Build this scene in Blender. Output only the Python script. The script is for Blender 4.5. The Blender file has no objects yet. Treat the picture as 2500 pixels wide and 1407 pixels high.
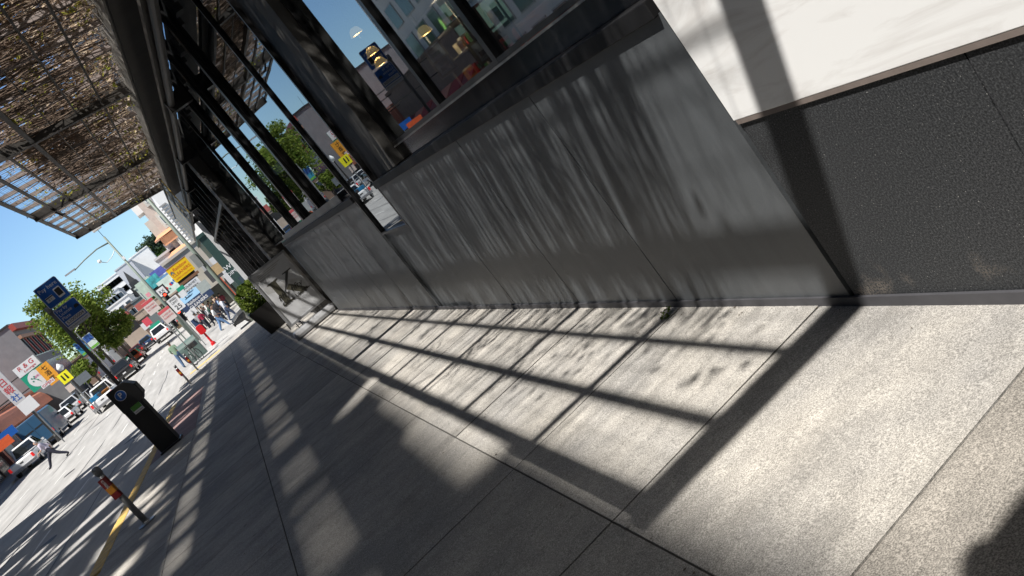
import bpy, bmesh, math, random
from mathutils import Vector, Matrix
random.seed(11)
C = bpy.context.scene.collection
scn = bpy.context.scene
PI = math.pi

# ------------------------------------------------------------------ camera, sky, sun, exposure
CAMZ = 1.55
FPX = 2023.5
R3 = ((0.719772, -0.346493, -0.601557), (-0.639355, 0.006741, -0.768882), (0.270467, 0.938028, -0.216680))  # camera right / down / forward in the world
cam = bpy.data.cameras.new('camera'); camo = bpy.data.objects.new('camera', cam); C.objects.link(camo)
cam.sensor_width = 36.0; cam.lens = FPX / 2500 * 36; cam.clip_start = 0.05; cam.clip_end = 3000
rx, ry, rz = (Vector(R3[0]).normalized(), -Vector(R3[1]).normalized(), -Vector(R3[2]).normalized())
camo.matrix_world = Matrix(((rx.x, ry.x, rz.x, 0), (rx.y, ry.y, rz.y, 0), (rx.z, ry.z, rz.z, CAMZ), (0, 0, 0, 1)))
scn.camera = camo
SUN = Vector((0.455, 0.33, -1.0))            # the way the sunlight travels
w = bpy.data.worlds.new('World'); scn.world = w; w.use_nodes = True
nt = w.node_tree; bg = nt.nodes['Background']; sky = nt.nodes.new('ShaderNodeTexSky'); sky.sky_type = 'NISHITA'
sky.sun_disc = False; sky.sun_elevation = math.asin(1 / SUN.length); sky.sun_rotation = math.atan2(-SUN.x, -SUN.y)
sky.air_density = 1.0; sky.dust_density = .5; sky.ozone_density = 1.0; sky.altitude = 20
tcw = nt.nodes.new('ShaderNodeTexCoord'); sxw = nt.nodes.new('ShaderNodeSeparateXYZ'); nt.links.new(tcw.outputs['Generated'], sxw.inputs[0])
crw = nt.nodes.new('ShaderNodeValToRGB'); ew = crw.color_ramp.elements                 # clear air: pale at the horizon, deep overhead
ew[0].position = 0.0; ew[0].color = (.84, .97, 1, 1); ew[1].position = 1.0; ew[1].color = (.13, .15, .17, 1)
e3 = ew.new(.30); e3.color = (.62, .80, 1, 1); e4 = ew.new(.6); e4.color = (.32, .38, .47, 1)
nt.links.new(sxw.outputs[2], crw.inputs[0])
vmw = nt.nodes.new('ShaderNodeVectorMath'); vmw.operation = 'MULTIPLY'; nt.links.new(sky.outputs[0], vmw.inputs[0]); nt.links.new(crw.outputs[0], vmw.inputs[1])
nt.links.new(vmw.outputs[0], bg.inputs[0]); bg.inputs[1].default_value = 0.11
sl = bpy.data.lights.new('sun', 'SUN'); so = bpy.data.objects.new('sun', sl); C.objects.link(so)
sl.energy = 5.0; sl.angle = math.radians(0.52); sl.color = (1, .955, .89)
so.rotation_euler = SUN.to_track_quat('-Z', 'Y').to_euler()
scn.view_settings.view_transform = 'Standard'; scn.view_settings.look = 'None'
scn.view_settings.gamma = 1; scn.view_settings.use_curve_mapping = False
scn.view_settings.exposure = 0.65

scn.cycles.diffuse_bounces = 2; scn.cycles.glossy_bounces = 4

# ------------------------------------------------------------------ places measured on the photograph
def ray(px, py):
    a, b = px - 1250, py - 703.5
    return Vector([R3[0][i] * a + R3[1][i] * b + R3[2][i] * FPX for i in range(3)])
def at(px, py, d):
    return ray(px, py) * (d / FPX) + Vector((0, 0, CAMZ))
def PY(px, py, Y):
    r = ray(px, py); return r * (Y / r.y) + Vector((0, 0, CAMZ))
def PX(px, py, X):
    r = ray(px, py); return r * (X / r.x) + Vector((0, 0, CAMZ))
PROF = [(-60, 1.6), (0, 0), (20, -.53), (36, -.85), (45, -.9), (55, -.85), (65, -.7), (80, -.35), (105, .3), (150, 1.6), (260, 4.5), (600, 12)]
def sz(y):
    for (a, p), (b, q) in zip(PROF, PROF[1:]):
        if y <= b: return p + (q - p) * (y - a) / (b - a)
    return PROF[-1][1]
def roadz(x, y): return sz(y) - .14 + .03 * min(13, max(0, -3.4 - x))

# ------------------------------------------------------------------ materials
MATS = {}
def lin(c): return tuple((v / 12.92 if v <= .04045 else ((v + .055) / 1.055) ** 2.4) for v in c)
def mat(name, col, rough=.6, var=.15, scale=6, bump=0, bscale=60, metal=0, spec=.5, detail=4, stretch=None, speck=0, sscale=400, speckcol=(.6, .6, .58), emit=0, island=0, coat=0):
    if name in MATS: return MATS[name]
    m = bpy.data.materials.new(name); m.use_nodes = True; n = m.node_tree.nodes; l = m.node_tree.links
    p = n['Principled BSDF']; p.inputs['Roughness'].default_value = rough; p.inputs['Metallic'].default_value = metal
    p.inputs['Specular IOR Level'].default_value = spec; p.inputs['Coat Weight'].default_value = coat
    tc = n.new('ShaderNodeTexCoord'); vec = tc.outputs['Object']
    if stretch:
        mp = n.new('ShaderNodeMapping'); mp.inputs['Scale'].default_value = stretch; l.new(vec, mp.inputs[0]); vec = mp.outputs[0]
    no = n.new('ShaderNodeTexNoise'); no.inputs['Scale'].default_value = scale; no.inputs['Detail'].default_value = detail; no.inputs['Roughness'].default_value = .65
    l.new(vec, no.inputs['Vector'])
    mr = n.new('ShaderNodeMapRange'); mr.inputs[1].default_value = .25; mr.inputs[2].default_value = .75; mr.inputs[3].default_value = 1 - var; mr.inputs[4].default_value = 1 + var
    l.new(no.outputs[0], mr.inputs[0]); val = mr.outputs[0]
    if island:
        g = n.new('ShaderNodeNewGeometry'); m2 = n.new('ShaderNodeMapRange'); m2.inputs[3].default_value = 1 - island; m2.inputs[4].default_value = 1 + island
        l.new(g.outputs['Random Per Island'], m2.inputs[0]); mm = n.new('ShaderNodeMath'); mm.operation = 'MULTIPLY'; l.new(val, mm.inputs[0]); l.new(m2.outputs[0], mm.inputs[1]); val = mm.outputs[0]
    mx = n.new('ShaderNodeVectorMath'); mx.operation = 'SCALE'; mx.inputs[0].default_value = col; l.new(val, mx.inputs['Scale']); cur = mx.outputs[0]
    if speck:
        ns = n.new('ShaderNodeTexNoise'); ns.inputs['Scale'].default_value = sscale; ns.inputs['Detail'].default_value = 2; l.new(tc.outputs['Object'], ns.inputs['Vector'])
        r2 = n.new('ShaderNodeMapRange'); r2.inputs[1].default_value = .55; r2.inputs[2].default_value = .68; r2.inputs[4].default_value = speck; l.new(ns.outputs[0], r2.inputs[0])
        mc = n.new('ShaderNodeMix'); mc.data_type = 'RGBA'; l.new(r2.outputs[0], mc.inputs['Factor']); l.new(cur, mc.inputs['A']); mc.inputs['B'].default_value = (*speckcol, 1); cur = mc.outputs['Result']
    l.new(cur, p.inputs['Base Color'])
    if bump:
        nb = n.new('ShaderNodeTexNoise'); nb.inputs['Scale'].default_value = bscale; nb.inputs['Detail'].default_value = 5; l.new(vec, nb.inputs['Vector'])
        b = n.new('ShaderNodeBump'); b.inputs['Strength'].default_value = bump; b.inputs['Distance'].default_value = .01; l.new(nb.outputs[0], b.inputs['Height']); l.new(b.outputs[0], p.inputs['Normal'])
    if emit:
        p.inputs['Emission Color'].default_value = (*col, 1); p.inputs['Emission Strength'].default_value = emit
    MATS[name] = m; return m
def paint(name, col, rough=.35, **k): return mat(name, col, rough, var=.06, scale=3, coat=.4, **k)

def glass_mat(name, tint, base=.16, f=.84):
    m = bpy.data.materials.new(name); m.use_nodes = True; n = m.node_tree.nodes; l = m.node_tree.links; n.clear()
    o = n.new('ShaderNodeOutputMaterial'); fr = n.new('ShaderNodeFresnel'); fr.inputs[0].default_value = 1.5
    ma = n.new('ShaderNodeMath'); ma.operation = 'MULTIPLY_ADD'; ma.inputs[1].default_value = f; ma.inputs[2].default_value = base; ma.use_clamp = True
    l.new(fr.outputs[0], ma.inputs[0])
    t = n.new('ShaderNodeBsdfTransparent'); t.inputs[0].default_value = (*tint, 1)
    g = n.new('ShaderNodeBsdfGlossy'); g.inputs['Roughness'].default_value = 0.004; g.inputs[0].default_value = (.86, .92, .97, 1)
    tc = n.new('ShaderNodeTexCoord'); no = n.new('ShaderNodeTexNoise'); no.inputs['Scale'].default_value = 1.1; no.inputs['Detail'].default_value = 1; l.new(tc.outputs['Object'], no.inputs['Vector'])
    b = n.new('ShaderNodeBump'); b.inputs['Strength'].default_value = .05; b.inputs['Distance'].default_value = .02; l.new(no.outputs[0], b.inputs['Height']); l.new(b.outputs[0], g.inputs['Normal'])
    ge = n.new('ShaderNodeNewGeometry'); iv = n.new('ShaderNodeMath'); iv.operation = 'SUBTRACT'; iv.inputs[0].default_value = 1; l.new(ge.outputs['Backfacing'], iv.inputs[1])
    m2 = n.new('ShaderNodeMath'); m2.operation = 'MULTIPLY'; l.new(ma.outputs[0], m2.inputs[0]); l.new(iv.outputs[0], m2.inputs[1])   # the pane's inner face only lets light through
    mx = n.new('ShaderNodeMixShader'); l.new(m2.outputs[0], mx.inputs[0]); l.new(t.outputs[0], mx.inputs[1]); l.new(g.outputs[0], mx.inputs[2]); l.new(mx.outputs[0], o.inputs[0])
    MATS[name] = m; return m

def concrete_mat(name, dark, light, speck):
    m = bpy.data.materials.new(name); m.use_nodes = True; n = m.node_tree.nodes; l = m.node_tree.links
    p = n['Principled BSDF']; p.inputs['Roughness'].default_value = .82; p.inputs['Specular IOR Level'].default_value = .35
    tc = n.new('ShaderNodeTexCoord')
    def noise(s, d, stretch=None):
        x = n.new('ShaderNodeTexNoise'); x.inputs['Scale'].default_value = s; x.inputs['Detail'].default_value = d; x.inputs['Roughness'].default_value = .6
        src = tc.outputs['Object']
        if stretch:
            mp = n.new('ShaderNodeMapping'); mp.inputs['Scale'].default_value = stretch; l.new(src, mp.inputs[0]); src = mp.outputs[0]
        l.new(src, x.inputs['Vector']); return x.outputs[0]
    def mrange(v, a, b, c, d):
        r = n.new('ShaderNodeMapRange'); r.inputs[1].default_value = a; r.inputs[2].default_value = b; r.inputs[3].default_value = c; r.inputs[4].default_value = d; l.new(v, r.inputs[0]); return r.outputs[0]
    def mul(a, b):
        x = n.new('ShaderNodeMath'); x.operation = 'MULTIPLY'; l.new(a, x.inputs[0]); l.new(b, x.inputs[1]); return x.outputs[0]
    r = n.new('ShaderNodeMix'); r.data_type = 'RGBA'; r.inputs['A'].default_value = (*dark, 1); r.inputs['B'].default_value = (*light, 1)
    l.new(mrange(noise(1.3, 6), .35, .65, 0, 1), r.inputs['Factor'])
    v = mrange(noise(210, 2), .36, .64, 1 - speck * 1.2, 1 + speck * 1.1)
    v = mul(v, mrange(noise(75, 3), .3, .7, 1 - speck * .6, 1 + speck * .5))
    v = mul(v, mrange(noise(5, 5, (1, 2.2, 1)), .3, .7, .87, 1.1))
    g = n.new('ShaderNodeNewGeometry'); v = mul(v, mrange(g.outputs['Random Per Island'], 0, 1, .80, 1.10))
    v = mul(v, mrange(noise(2.1, 6, (.7, 1.6, 1)), .30, .47, .78, 1.03))
    ck = n.new('ShaderNodeTexVoronoi'); ck.feature = 'DISTANCE_TO_EDGE'; ck.inputs['Scale'].default_value = .55; wp = n.new('ShaderNodeTexNoise'); wp.inputs['Scale'].default_value = 2.5; wp.inputs['Detail'].default_value = 5; l.new(tc.outputs['Object'], wp.inputs['Vector'])
    av = n.new('ShaderNodeVectorMath'); av.operation = 'MULTIPLY_ADD'; av.inputs[1].default_value = (.55, .55, 0); l.new(wp.outputs['Color'], av.inputs[0]); l.new(tc.outputs['Object'], av.inputs[2]); l.new(av.outputs[0], ck.inputs['Vector'])
    v = mul(v, mrange(ck.outputs['Distance'], .0, .0025, .80, 1))
    # gum spots and grit
    vo = n.new('ShaderNodeTexVoronoi'); vo.inputs['Scale'].default_value = 2.3; l.new(tc.outputs['Object'], vo.inputs['Vector'])
    spot = mrange(vo.outputs['Distance'], .035, .05, .55, 1)
    v = mul(v, spot)
    s = n.new('ShaderNodeVectorMath'); s.operation = 'SCALE'; l.new(r.outputs['Result'], s.inputs[0]); l.new(v, s.inputs['Scale']); l.new(s.outputs[0], p.inputs['Base Color'])
    b = n.new('ShaderNodeBump'); b.inputs['Strength'].default_value = .35; b.inputs['Distance'].default_value = .004; l.new(noise(160, 4), b.inputs['Height']); l.new(b.outputs[0], p.inputs['Normal'])
    MATS[name] = m; return m

M_CONC = concrete_mat('sidewalk_concrete', (.30, .29, .275), (.44, .415, .375), .36)
M_CONC2 = concrete_mat('sidewalk_aggregate', (.24, .223, .20), (.345, .32, .285), .40)
M_PINK = concrete_mat('red_paving', (.26, .17, .16), (.33, .22, .2), .3)
M_JOINT = mat('joint_dirt', (.06, .055, .05), .95, .3, 20)
M_ROAD = mat('road_surface', (.36, .355, .345), .85, .26, .9, bump=.3, bscale=90, speck=.35, sscale=120, speckcol=(.2, .2, .2), stretch=(2.2, .25, 1))
M_STONE = mat('honed_grey_stone', (.074, .081, .088), .42, .16, 2.2, stretch=(1, 3.5, .35), speck=.10, sscale=230, speckcol=(.3, .3, .3), bump=.08, bscale=150, island=.10)
M_GRANITE = None
M_MARBLE = None
M_BLACK = mat('black_metal', (.012, .012, .013), .35, .2, 8)
M_POLISH = mat('polished_black_stone', (.008, .008, .009), .12, .3, 3)
M_STEEL = mat('bronze_steel', (.055, .05, .045), .5, .25, 9, metal=.0)
M_JOIST = mat('weathered_timber', (.38, .32, .30), .75, .3, 3, stretch=(.6, 9, 9), bump=.2, bscale=20)
M_FASCIA = mat('grey_timber_fascia', (.2, .19, .175), .7, .4, 3, stretch=(9, .5, 9), bump=.3, bscale=18)
M_WIRE = mat('dark_wire', (.05, .047, .043), .6, .1)
M_COL = mat('column_concrete', (.06, .057, .053), .7, .2, 3, bump=.15, bscale=40)
M_BARK = mat('vine_bark', (.19, .135, .10), .85, .4, 12)
M_GLASS = glass_mat('window_glass', (.62, .64, .64), base=.32, f=.68)
M_DGLASS = glass_mat('dark_window_glass', (.16, .17, .17), base=.2, f=.8)
M_WHITE = mat('white_paint', (.8, .8, .79), .5, .05)
M_TRIM = mat('dark_trim', (.02, .02, .02), .5, .1)
M_RUBBER = mat('rubber', (.02, .02, .02), .8, .1)
M_CHROME = mat('wheel_metal', (.5, .5, .52), .3, .05, metal=.9)
M_CARGLASS = mat('car_glass', (.015, .018, .02), .05, .05, spec=.8)
M_REDL = mat('tail_lamp', (.6, .02, .02), .25, .05, emit=.35)
M_HEADL = mat('head_lamp', (.75, .75, .75), .1, .05)

def marble():
    m = bpy.data.materials.new('white_marble'); m.use_nodes = True; n = m.node_tree.nodes; l = m.node_tree.links; p = n['Principled BSDF']
    p.inputs['Roughness'].default_value = .22
    tc = n.new('ShaderNodeTexCoord'); mp = n.new('ShaderNodeMapping'); mp.inputs['Rotation'].default_value = (math.radians(24), 0, 0); mp.inputs['Scale'].default_value = (1, .55, 3.2); l.new(tc.outputs['Object'], mp.inputs[0])
    no = n.new('ShaderNodeTexNoise'); no.inputs['Scale'].default_value = 3.2; no.inputs['Detail'].default_value = 8; no.inputs['Roughness'].default_value = .62; no.inputs['Distortion'].default_value = .9; l.new(mp.outputs[0], no.inputs['Vector'])
    cr = n.new('ShaderNodeValToRGB'); e = cr.color_ramp.elements; e[0].position = .32; e[0].color = (.70, .69, .68, 1); e[1].position = .50; e[1].color = (.84, .845, .845, 1)
    l.new(no.outputs[0], cr.inputs[0]); l.new(cr.outputs[0], p.inputs['Base Color']); return m
M_MARBLE = marble()

def granite():
    m = bpy.data.materials.new('flamed_black_granite'); m.use_nodes = True; n = m.node_tree.nodes; l = m.node_tree.links; p = n['Principled BSDF']
    p.inputs['Roughness'].default_value = .62; p.inputs['Specular IOR Level'].default_value = .3; tc = n.new('ShaderNodeTexCoord')
    def noise(s_, d, rough=.6):
        x = n.new('ShaderNodeTexNoise'); x.inputs['Scale'].default_value = s_; x.inputs['Detail'].default_value = d; x.inputs['Roughness'].default_value = rough; l.new(tc.outputs['Object'], x.inputs['Vector']); return x.outputs[0]
    def ramp(v, stops):
        r = n.new('ShaderNodeValToRGB'); e = r.color_ramp.elements
        e[0].position, e[0].color = stops[0][0], (*stops[0][1], 1); e[1].position, e[1].color = stops[-1][0], (*stops[-1][1], 1)
        for q, c in stops[1:-1]: k = e.new(q); k.color = (*c, 1)
        l.new(v, r.inputs[0]); return r.outputs[0]
    def mixc(f, a, b_):
        x = n.new('ShaderNodeMix'); x.data_type = 'RGBA'; l.new(f, x.inputs['Factor']); l.new(a, x.inputs['A'])
        if isinstance(b_, tuple): x.inputs['B'].default_value = (*b_, 1)
        else: l.new(b_, x.inputs['B'])
        return x.outputs['Result']
    base = ramp(noise(150, 3), [(.34, (.012, .013, .0145)), (.5, (.031, .033, .036)), (.66, (.066, .069, .073))])
    fl = ramp(noise(140, 1), [(.73, (0, 0, 0)), (.77, (1, 1, 1))]); c = mixc(fl, base, (.3, .3, .29))
    sp = n.new('ShaderNodeSeparateXYZ'); l.new(tc.outputs['Object'], sp.inputs[0])
    def mr(v, a, b_, c_, d):
        r = n.new('ShaderNodeMapRange'); r.inputs[1].default_value = a; r.inputs[2].default_value = b_; r.inputs[3].default_value = c_; r.inputs[4].default_value = d; l.new(v, r.inputs[0]); return r.outputs[0]
    def mul(a, b_):
        x = n.new('ShaderNodeMath'); x.operation = 'MULTIPLY'; l.new(a, x.inputs[0]); l.new(b_, x.inputs[1]); return x.outputs[0]
    st = mul(mul(mr(sp.outputs[2], .26, -.02, 0, 1), mr(noise(2.6, 3), .57, .70, 0, .8)), mr(noise(120, 3), .44, .56, 0, 1))
    c = mixc(st, c, (.30, .255, .21)); l.new(c, p.inputs['Base Color'])
    b = n.new('ShaderNodeBump'); b.inputs['Strength'].default_value = .28; b.inputs['Distance'].default_value = .003; l.new(noise(260, 4), b.inputs['Height']); l.new(b.outputs[0], p.inputs['Normal'])
    return m
M_GRANITE = granite()

def leaf_mat(name, a, b, trans=.35):
    m = bpy.data.materials.new(name); m.use_nodes = True; n = m.node_tree.nodes; l = m.node_tree.links; n.clear()
    o = n.new('ShaderNodeOutputMaterial'); g = n.new('ShaderNodeNewGeometry'); mx = n.new('ShaderNodeMix'); mx.data_type = 'RGBA'
    mx.inputs['A'].default_value = (*a, 1); mx.inputs['B'].default_value = (*b, 1); l.new(g.outputs['Random Per Island'], mx.inputs['Factor'])
    d = n.new('ShaderNodeBsdfDiffuse'); t = n.new('ShaderNodeBsdfTranslucent'); s = n.new('ShaderNodeMixShader'); s.inputs[0].default_value = trans
    l.new(mx.outputs['Result'], d.inputs[0]); l.new(mx.outputs['Result'], t.inputs[0]); l.new(d.outputs[0], s.inputs[1]); l.new(t.outputs[0], s.inputs[2]); l.new(s.outputs[0], o.inputs[0])
    MATS[name] = m; return m
M_LEAF = leaf_mat('tree_leaf', (.07, .125, .02), (.27, .34, .075), .45)
M_LEAFD = leaf_mat('dark_leaf', (.03, .07, .018), (.08, .14, .03))
M_VLEAF = leaf_mat('vine_leaf', (.26, .30, .05), (.50, .46, .10), .6)
M_DEAD = leaf_mat('dry_leaf', (.30, .22, .16), (.60, .50, .38), .7)
M_EUC = leaf_mat('blue_green_leaf', (.04, .07, .05), (.10, .14, .09))

# ------------------------------------------------------------------ mesh helpers
class MB:
    def __init__(s): s.v = []; s.f = []; s.mi = []
    def quad(s, pts, mi=0):
        b = len(s.v); s.v += [tuple(p) for p in pts]; s.f.append(tuple(range(b, b + len(pts)))); s.mi.append(mi); return s
    def box(s, x0, x1, y0, y1, z0, z1, mi=0, M=None):
        b = len(s.v); P = [(x, y, z) for z in (z0, z1) for y in (y0, y1) for x in (x0, x1)]
        if M is not None: P = [tuple(M @ Vector(p)) for p in P]
        s.v += P
        for f in ((0, 2, 3, 1), (4, 5, 7, 6), (0, 1, 5, 4), (2, 6, 7, 3), (0, 4, 6, 2), (1, 3, 7, 5)): s.f.append(tuple(b + i for i in f)); s.mi.append(mi)
        return s
    def hexa(s, P, mi=0):  # 8 points: bottom 4 then top 4, both counter-clockwise
        b = len(s.v); s.v += [tuple(p) for p in P]
        for f in ((3, 2, 1, 0), (4, 5, 6, 7), (0, 1, 5, 4), (1, 2, 6, 5), (2, 3, 7, 6), (3, 0, 4, 7)): s.f.append(tuple(b + i for i in f)); s.mi.append(mi)
        return s
    def tube(s, pts, r, n=8, mi=0, cap=True):
        pts = [Vector(p) for p in pts]; rs = r if isinstance(r, (list, tuple)) else [r] * len(pts); b = len(s.v)
        for i, p in enumerate(pts):
            d = (pts[min(i + 1, len(pts) - 1)] - pts[max(i - 1, 0)]).normalized()
            u = d.cross(Vector((0, 0, 1)) if abs(d.z) < .9 else Vector((1, 0, 0))).normalized(); q = d.cross(u)
            for k in range(n):
                a = 2 * PI * k / n; s.v.append(tuple(p + (u * math.cos(a) + q * math.sin(a)) * rs[i]))
        for i in range(len(pts) - 1):
            for k in range(n):
                s.f.append((b + i * n + k, b + (i + 1) * n + k, b + (i + 1) * n + (k + 1) % n, b + i * n + (k + 1) % n)); s.mi.append(mi)
        if cap:
            s.f.append(tuple(b + k for k in range(n))); s.mi.append(mi)
            e = b + (len(pts) - 1) * n; s.f.append(tuple(e + k for k in reversed(range(n)))); s.mi.append(mi)
        return s
    def lathe(s, prof, n=20, c=(0, 0, 0), mi=0):
        return s.tube([(c[0], c[1], c[2] + z) for r, z in prof], [max(r, .0005) for r, z in prof], n, mi)
    def loft(s, rings, mi=0, cap=True):
        b = len(s.v); n = len(rings[0])
        for r in rings: s.v += [tuple(p) for p in r]
        for i in range(len(rings) - 1):
            for k in range(n):
                s.f.append((b + i * n + k, b + i * n + (k + 1) % n, b + (i + 1) * n + (k + 1) % n, b + (i + 1) * n + k)); s.mi.append(mi)
        if cap:
            s.f.append(tuple(b + k for k in reversed(range(n)))); s.mi.append(mi)
            e = b + (len(rings) - 1) * n; s.f.append(tuple(e + k for k in range(n))); s.mi.append(mi)
        return s
    def disc(s, c, r, axis='y', n=20, mi=0):
        P = []
        for k in range(n):
            a = 2 * PI * k / n; u, v = math.cos(a) * r, math.sin(a) * r
            P.append((c[0] + u, c[1], c[2] + v) if axis == 'y' else (c[0], c[1] - u, c[2] + v) if axis == 'x' else (c[0] + u, c[1] + v, c[2]))
        return s.quad(P, mi)
    def blob(s, c, r, rz=None, n=10, mi=0):
        rz = rz or r; k = 7
        return s.lathe([(r * math.sin(PI * i / k), -rz * math.cos(PI * i / k)) for i in range(k + 1)], n, c, mi)
    def build(s, name, m, parent=None, bevel=0, smooth=False, label=None):
        me = bpy.data.meshes.new(name); me.from_pydata(s.v, [], s.f)
        ms = m if isinstance(m, (list, tuple)) else [m]
        for x in ms: me.materials.append(x)
        if len(ms) > 1: me.polygons.foreach_set('material_index', s.mi)
        if smooth: me.polygons.foreach_set('use_smooth', [True] * len(me.polygons))
        me.update(); o = bpy.data.objects.new(name, me); C.objects.link(o)
        if parent: o.parent = parent
        if bevel:
            b = o.modifiers.new('b', 'BEVEL'); b.width = bevel; b.segments = 2; b.limit_method = 'ANGLE'
        if label: o['label'] = label
        return o
def rnd(a, b): return random.uniform(a, b)
def tag(o, label, cat, group=None):
    o['label'] = label; o['category'] = cat
    if group: o['group'] = group
    return o
def thing(name, label, cat, loc=(0, 0, 0), rz=0, group=None):
    o = bpy.data.objects.new(name, None); C.objects.link(o); o.location = loc; o.rotation_euler = (0, 0, rz); o.empty_display_size = .3
    return tag(o, label, cat, group)
def struct(o, kind='structure'): o['kind'] = kind; return o
def text(body, size, m, parent, loc, rot=(PI / 2, 0, 0), name='lettering', width=None, shear=0, bold=0, align='CENTER'):
    cu = bpy.data.curves.new(name, 'FONT'); cu.body = body; cu.size = size; cu.align_x = align; cu.align_y = 'CENTER'; cu.extrude = .001; cu.shear = shear; cu.offset = bold; cu.resolution_u = 3
    o = bpy.data.objects.new(name + '_curve', cu); C.objects.link(o); dg = bpy.context.evaluated_depsgraph_get(); dg.update()
    me = bpy.data.meshes.new_from_object(o.evaluated_get(dg)); bpy.data.objects.remove(o); bpy.data.curves.remove(cu)
    me.materials.clear(); me.materials.append(m); r = bpy.data.objects.new(name, me); C.objects.link(r); r.parent = parent; r.location = loc; r.rotation_euler = rot
    if width and len(me.vertices):
        ww = max(v.co.x for v in me.vertices) - min(v.co.x for v in me.vertices)
        if ww > 0: r.scale = (width / ww, 1, 1)
    return r

# ================================================================== GROUND
m = MB(); xs = [-90, -60, -40, -30, -22, -16.4, -12, -8, -5, -3.4, -1, 2, 10, 30, 60]; ys = [-40, -20, 0, 6, 12, 18, 24, 30, 36, 42, 48, 55, 65, 80, 95, 105, 130, 150, 200, 260, 400]
for a, b in zip(xs, xs[1:]):
    for c, d in zip(ys, ys[1:]): m.quad([(a, c, roadz(a, c)), (b, c, roadz(b, c)), (b, d, roadz(b, d)), (a, d, roadz(a, d))])
struct(m.build('road', M_ROAD))
# near sidewalk: slabs with real joints, over a dirty bed
WX = 1.88; CX = -3.13; YE = 42.0
m = MB(); yy = [-6, -3, 0, 3, 6, 9, 12, 15, 18, 21, 24, 27, 30, 33, 36, 39, YE]
for c, d in zip(yy, yy[1:]): m.quad([(CX, c, sz(c) - .009), (9, c, sz(c) - .009), (9, d, sz(d) - .009), (CX, d, sz(d) - .009)])
struct(m.build('sidewalk_bed', M_JOINT))
m = MB(); rows = [(.57, 1.90), (-.71, .57), (-1.98, -.71), (CX, -1.98)]
for ri, (a, b) in enumerate(rows):
    y = -5.1
    while y < YE:
        d = min(y + 1.141, YE); g = .0045; sub = 1
        mi = 1 if (y < 1.5) else 0
        if ri == 3 and 18.5 < y < 28: mi = 2
        dz = [rnd(-.002, .002) for _ in range(4)]
        m.quad([(a + g, y + g, sz(y) + dz[0]), (b - g, y + g, sz(y) + dz[1]), (b - g, d - g, sz(d) + dz[2]), (a + g, d - g, sz(d) + dz[3])], mi)
        for (p, q) in (((a + g, y + g), (b - g, y + g)), ((b - g, y + g), (b - g, d - g)), ((b - g, d - g), (a + g, d - g)), ((a + g, d - g), (a + g, y + g))):
            m.quad([(p[0], p[1], sz(p[1]) - .012), (q[0], q[1], sz(q[1]) - .012), (q[0], q[1], sz(q[1]) - .0022), (p[0], p[1], sz(p[1]) - .0022)], mi)
        y = d
struct(m.build('sidewalk', [M_CONC, M_CONC2, M_PINK]))
M_CURB = mat('worn_yellow_paint', (.62, .41, .10), .75, .5, 7, bump=.4, bscale=40, speck=.6, sscale=14, speckcol=(.3, .28, .25))
M_CURBG = mat('curb_concrete', (.36, .35, .33), .85, .2, 6, bump=.3, bscale=50)
m = MB(); y = -5
while y < YE:
    d = min(y + .75, YE); mi = 0 if 8 < y < 31 else 1
    j = [rnd(-.012, .012) for _ in range(2)]
    if 10.6 < y < 11.5: y = d; continue
    m.hexa([(-3.38 + j[0], y, sz(y) - .25), (CX - .004, y, sz(y) - .25), (CX - .004, d - .006, sz(d) - .25), (-3.38 + j[0], d - .006, sz(d) - .25),
            (-3.36 + j[0], y, sz(y) + .004), (CX - .004, y, sz(y) + .004 + j[1] * .2), (CX - .004, d - .006, sz(d) + .004), (-3.36 + j[0], d - .006, sz(d) + .004)], mi); y = d
struct(m.build('kerb', [M_CURB, M_CURBG], bevel=.012))
m = MB()                                   # broken stretch of the kerb
for k in range(26):
    c = Vector((rnd(-3.36, -3.18), rnd(11.0, 12.0), sz(11.3) - .06 + rnd(-.06, .05))); m.blob(c, rnd(.02, .06), rnd(.015, .04), 6)
struct(m.build('kerb_rubble', M_CURBG), 'stuff')
# far sidewalks, tactile strip, crosswalk stripes, wear lines
def patch(name, x0, x1, y0, y1, dz, m_, kind='structure', fz=sz, n=12):
    k = MB()
    for i in range(n):
        c, d = y0 + (y1 - y0) * i / n, y0 + (y1 - y0) * (i + 1) / n
        k.quad([(x0, c, fz(x0, c) + dz), (x1, c, fz(x1, c) + dz), (x1, d, fz(x1, d) + dz), (x0, d, fz(x0, d) + dz)])
        for xx in (x0, x1): k.quad([(xx, c, fz(xx, c) + dz - .3), (xx, d, fz(xx, d) + dz - .3), (xx, d, fz(xx, d) + dz), (xx, c, fz(xx, c) + dz)])
    for c in (y0, y1): k.quad([(x0, c, fz(x0, c) + dz - .3), (x1, c, fz(x1, c) + dz - .3), (x1, c, fz(x1, c) + dz), (x0, c, fz(x0, c) + dz)])
    return struct(k.build(name, m_), kind)
flat = mat('far_sidewalk', (.40, .385, .36), .85, .12, 1.5)
patch('far_sidewalk', -24, -17.2, 40, 150, .15, flat, fz=lambda x, y: roadz(-17.2, y))
patch('far_sidewalk', -1.9, 30, 70.5, 150, .14, flat, fz=lambda x, y: roadz(0, y))
M_LINE = mat('road_paint', (.62, .62, .6), .7, .2, 5)
k = MB()
for i in range(7):
    y = 46 + i * .95; k.quad([(-3.2, y, roadz(-3.2, y) + .004), (14, y, roadz(14, y) + .004), (14, y + .34, roadz(14, y) + .004), (-3.2, y + .34, roadz(-3.2, y) + .004)])
for x in (-6.6, -9.9, -13.2):
    for i in range(16):
        y = 14 + i * 6.5; k.quad([(x, y, roadz(x, y) + .004), (x + .11, y, roadz(x, y) + .004), (x + .11, y + 3, roadz(x, y + 3) + .004), (x, y + 3, roadz(x, y + 3) + .004)])
struct(k.build('road_markings', M_LINE))
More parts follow.
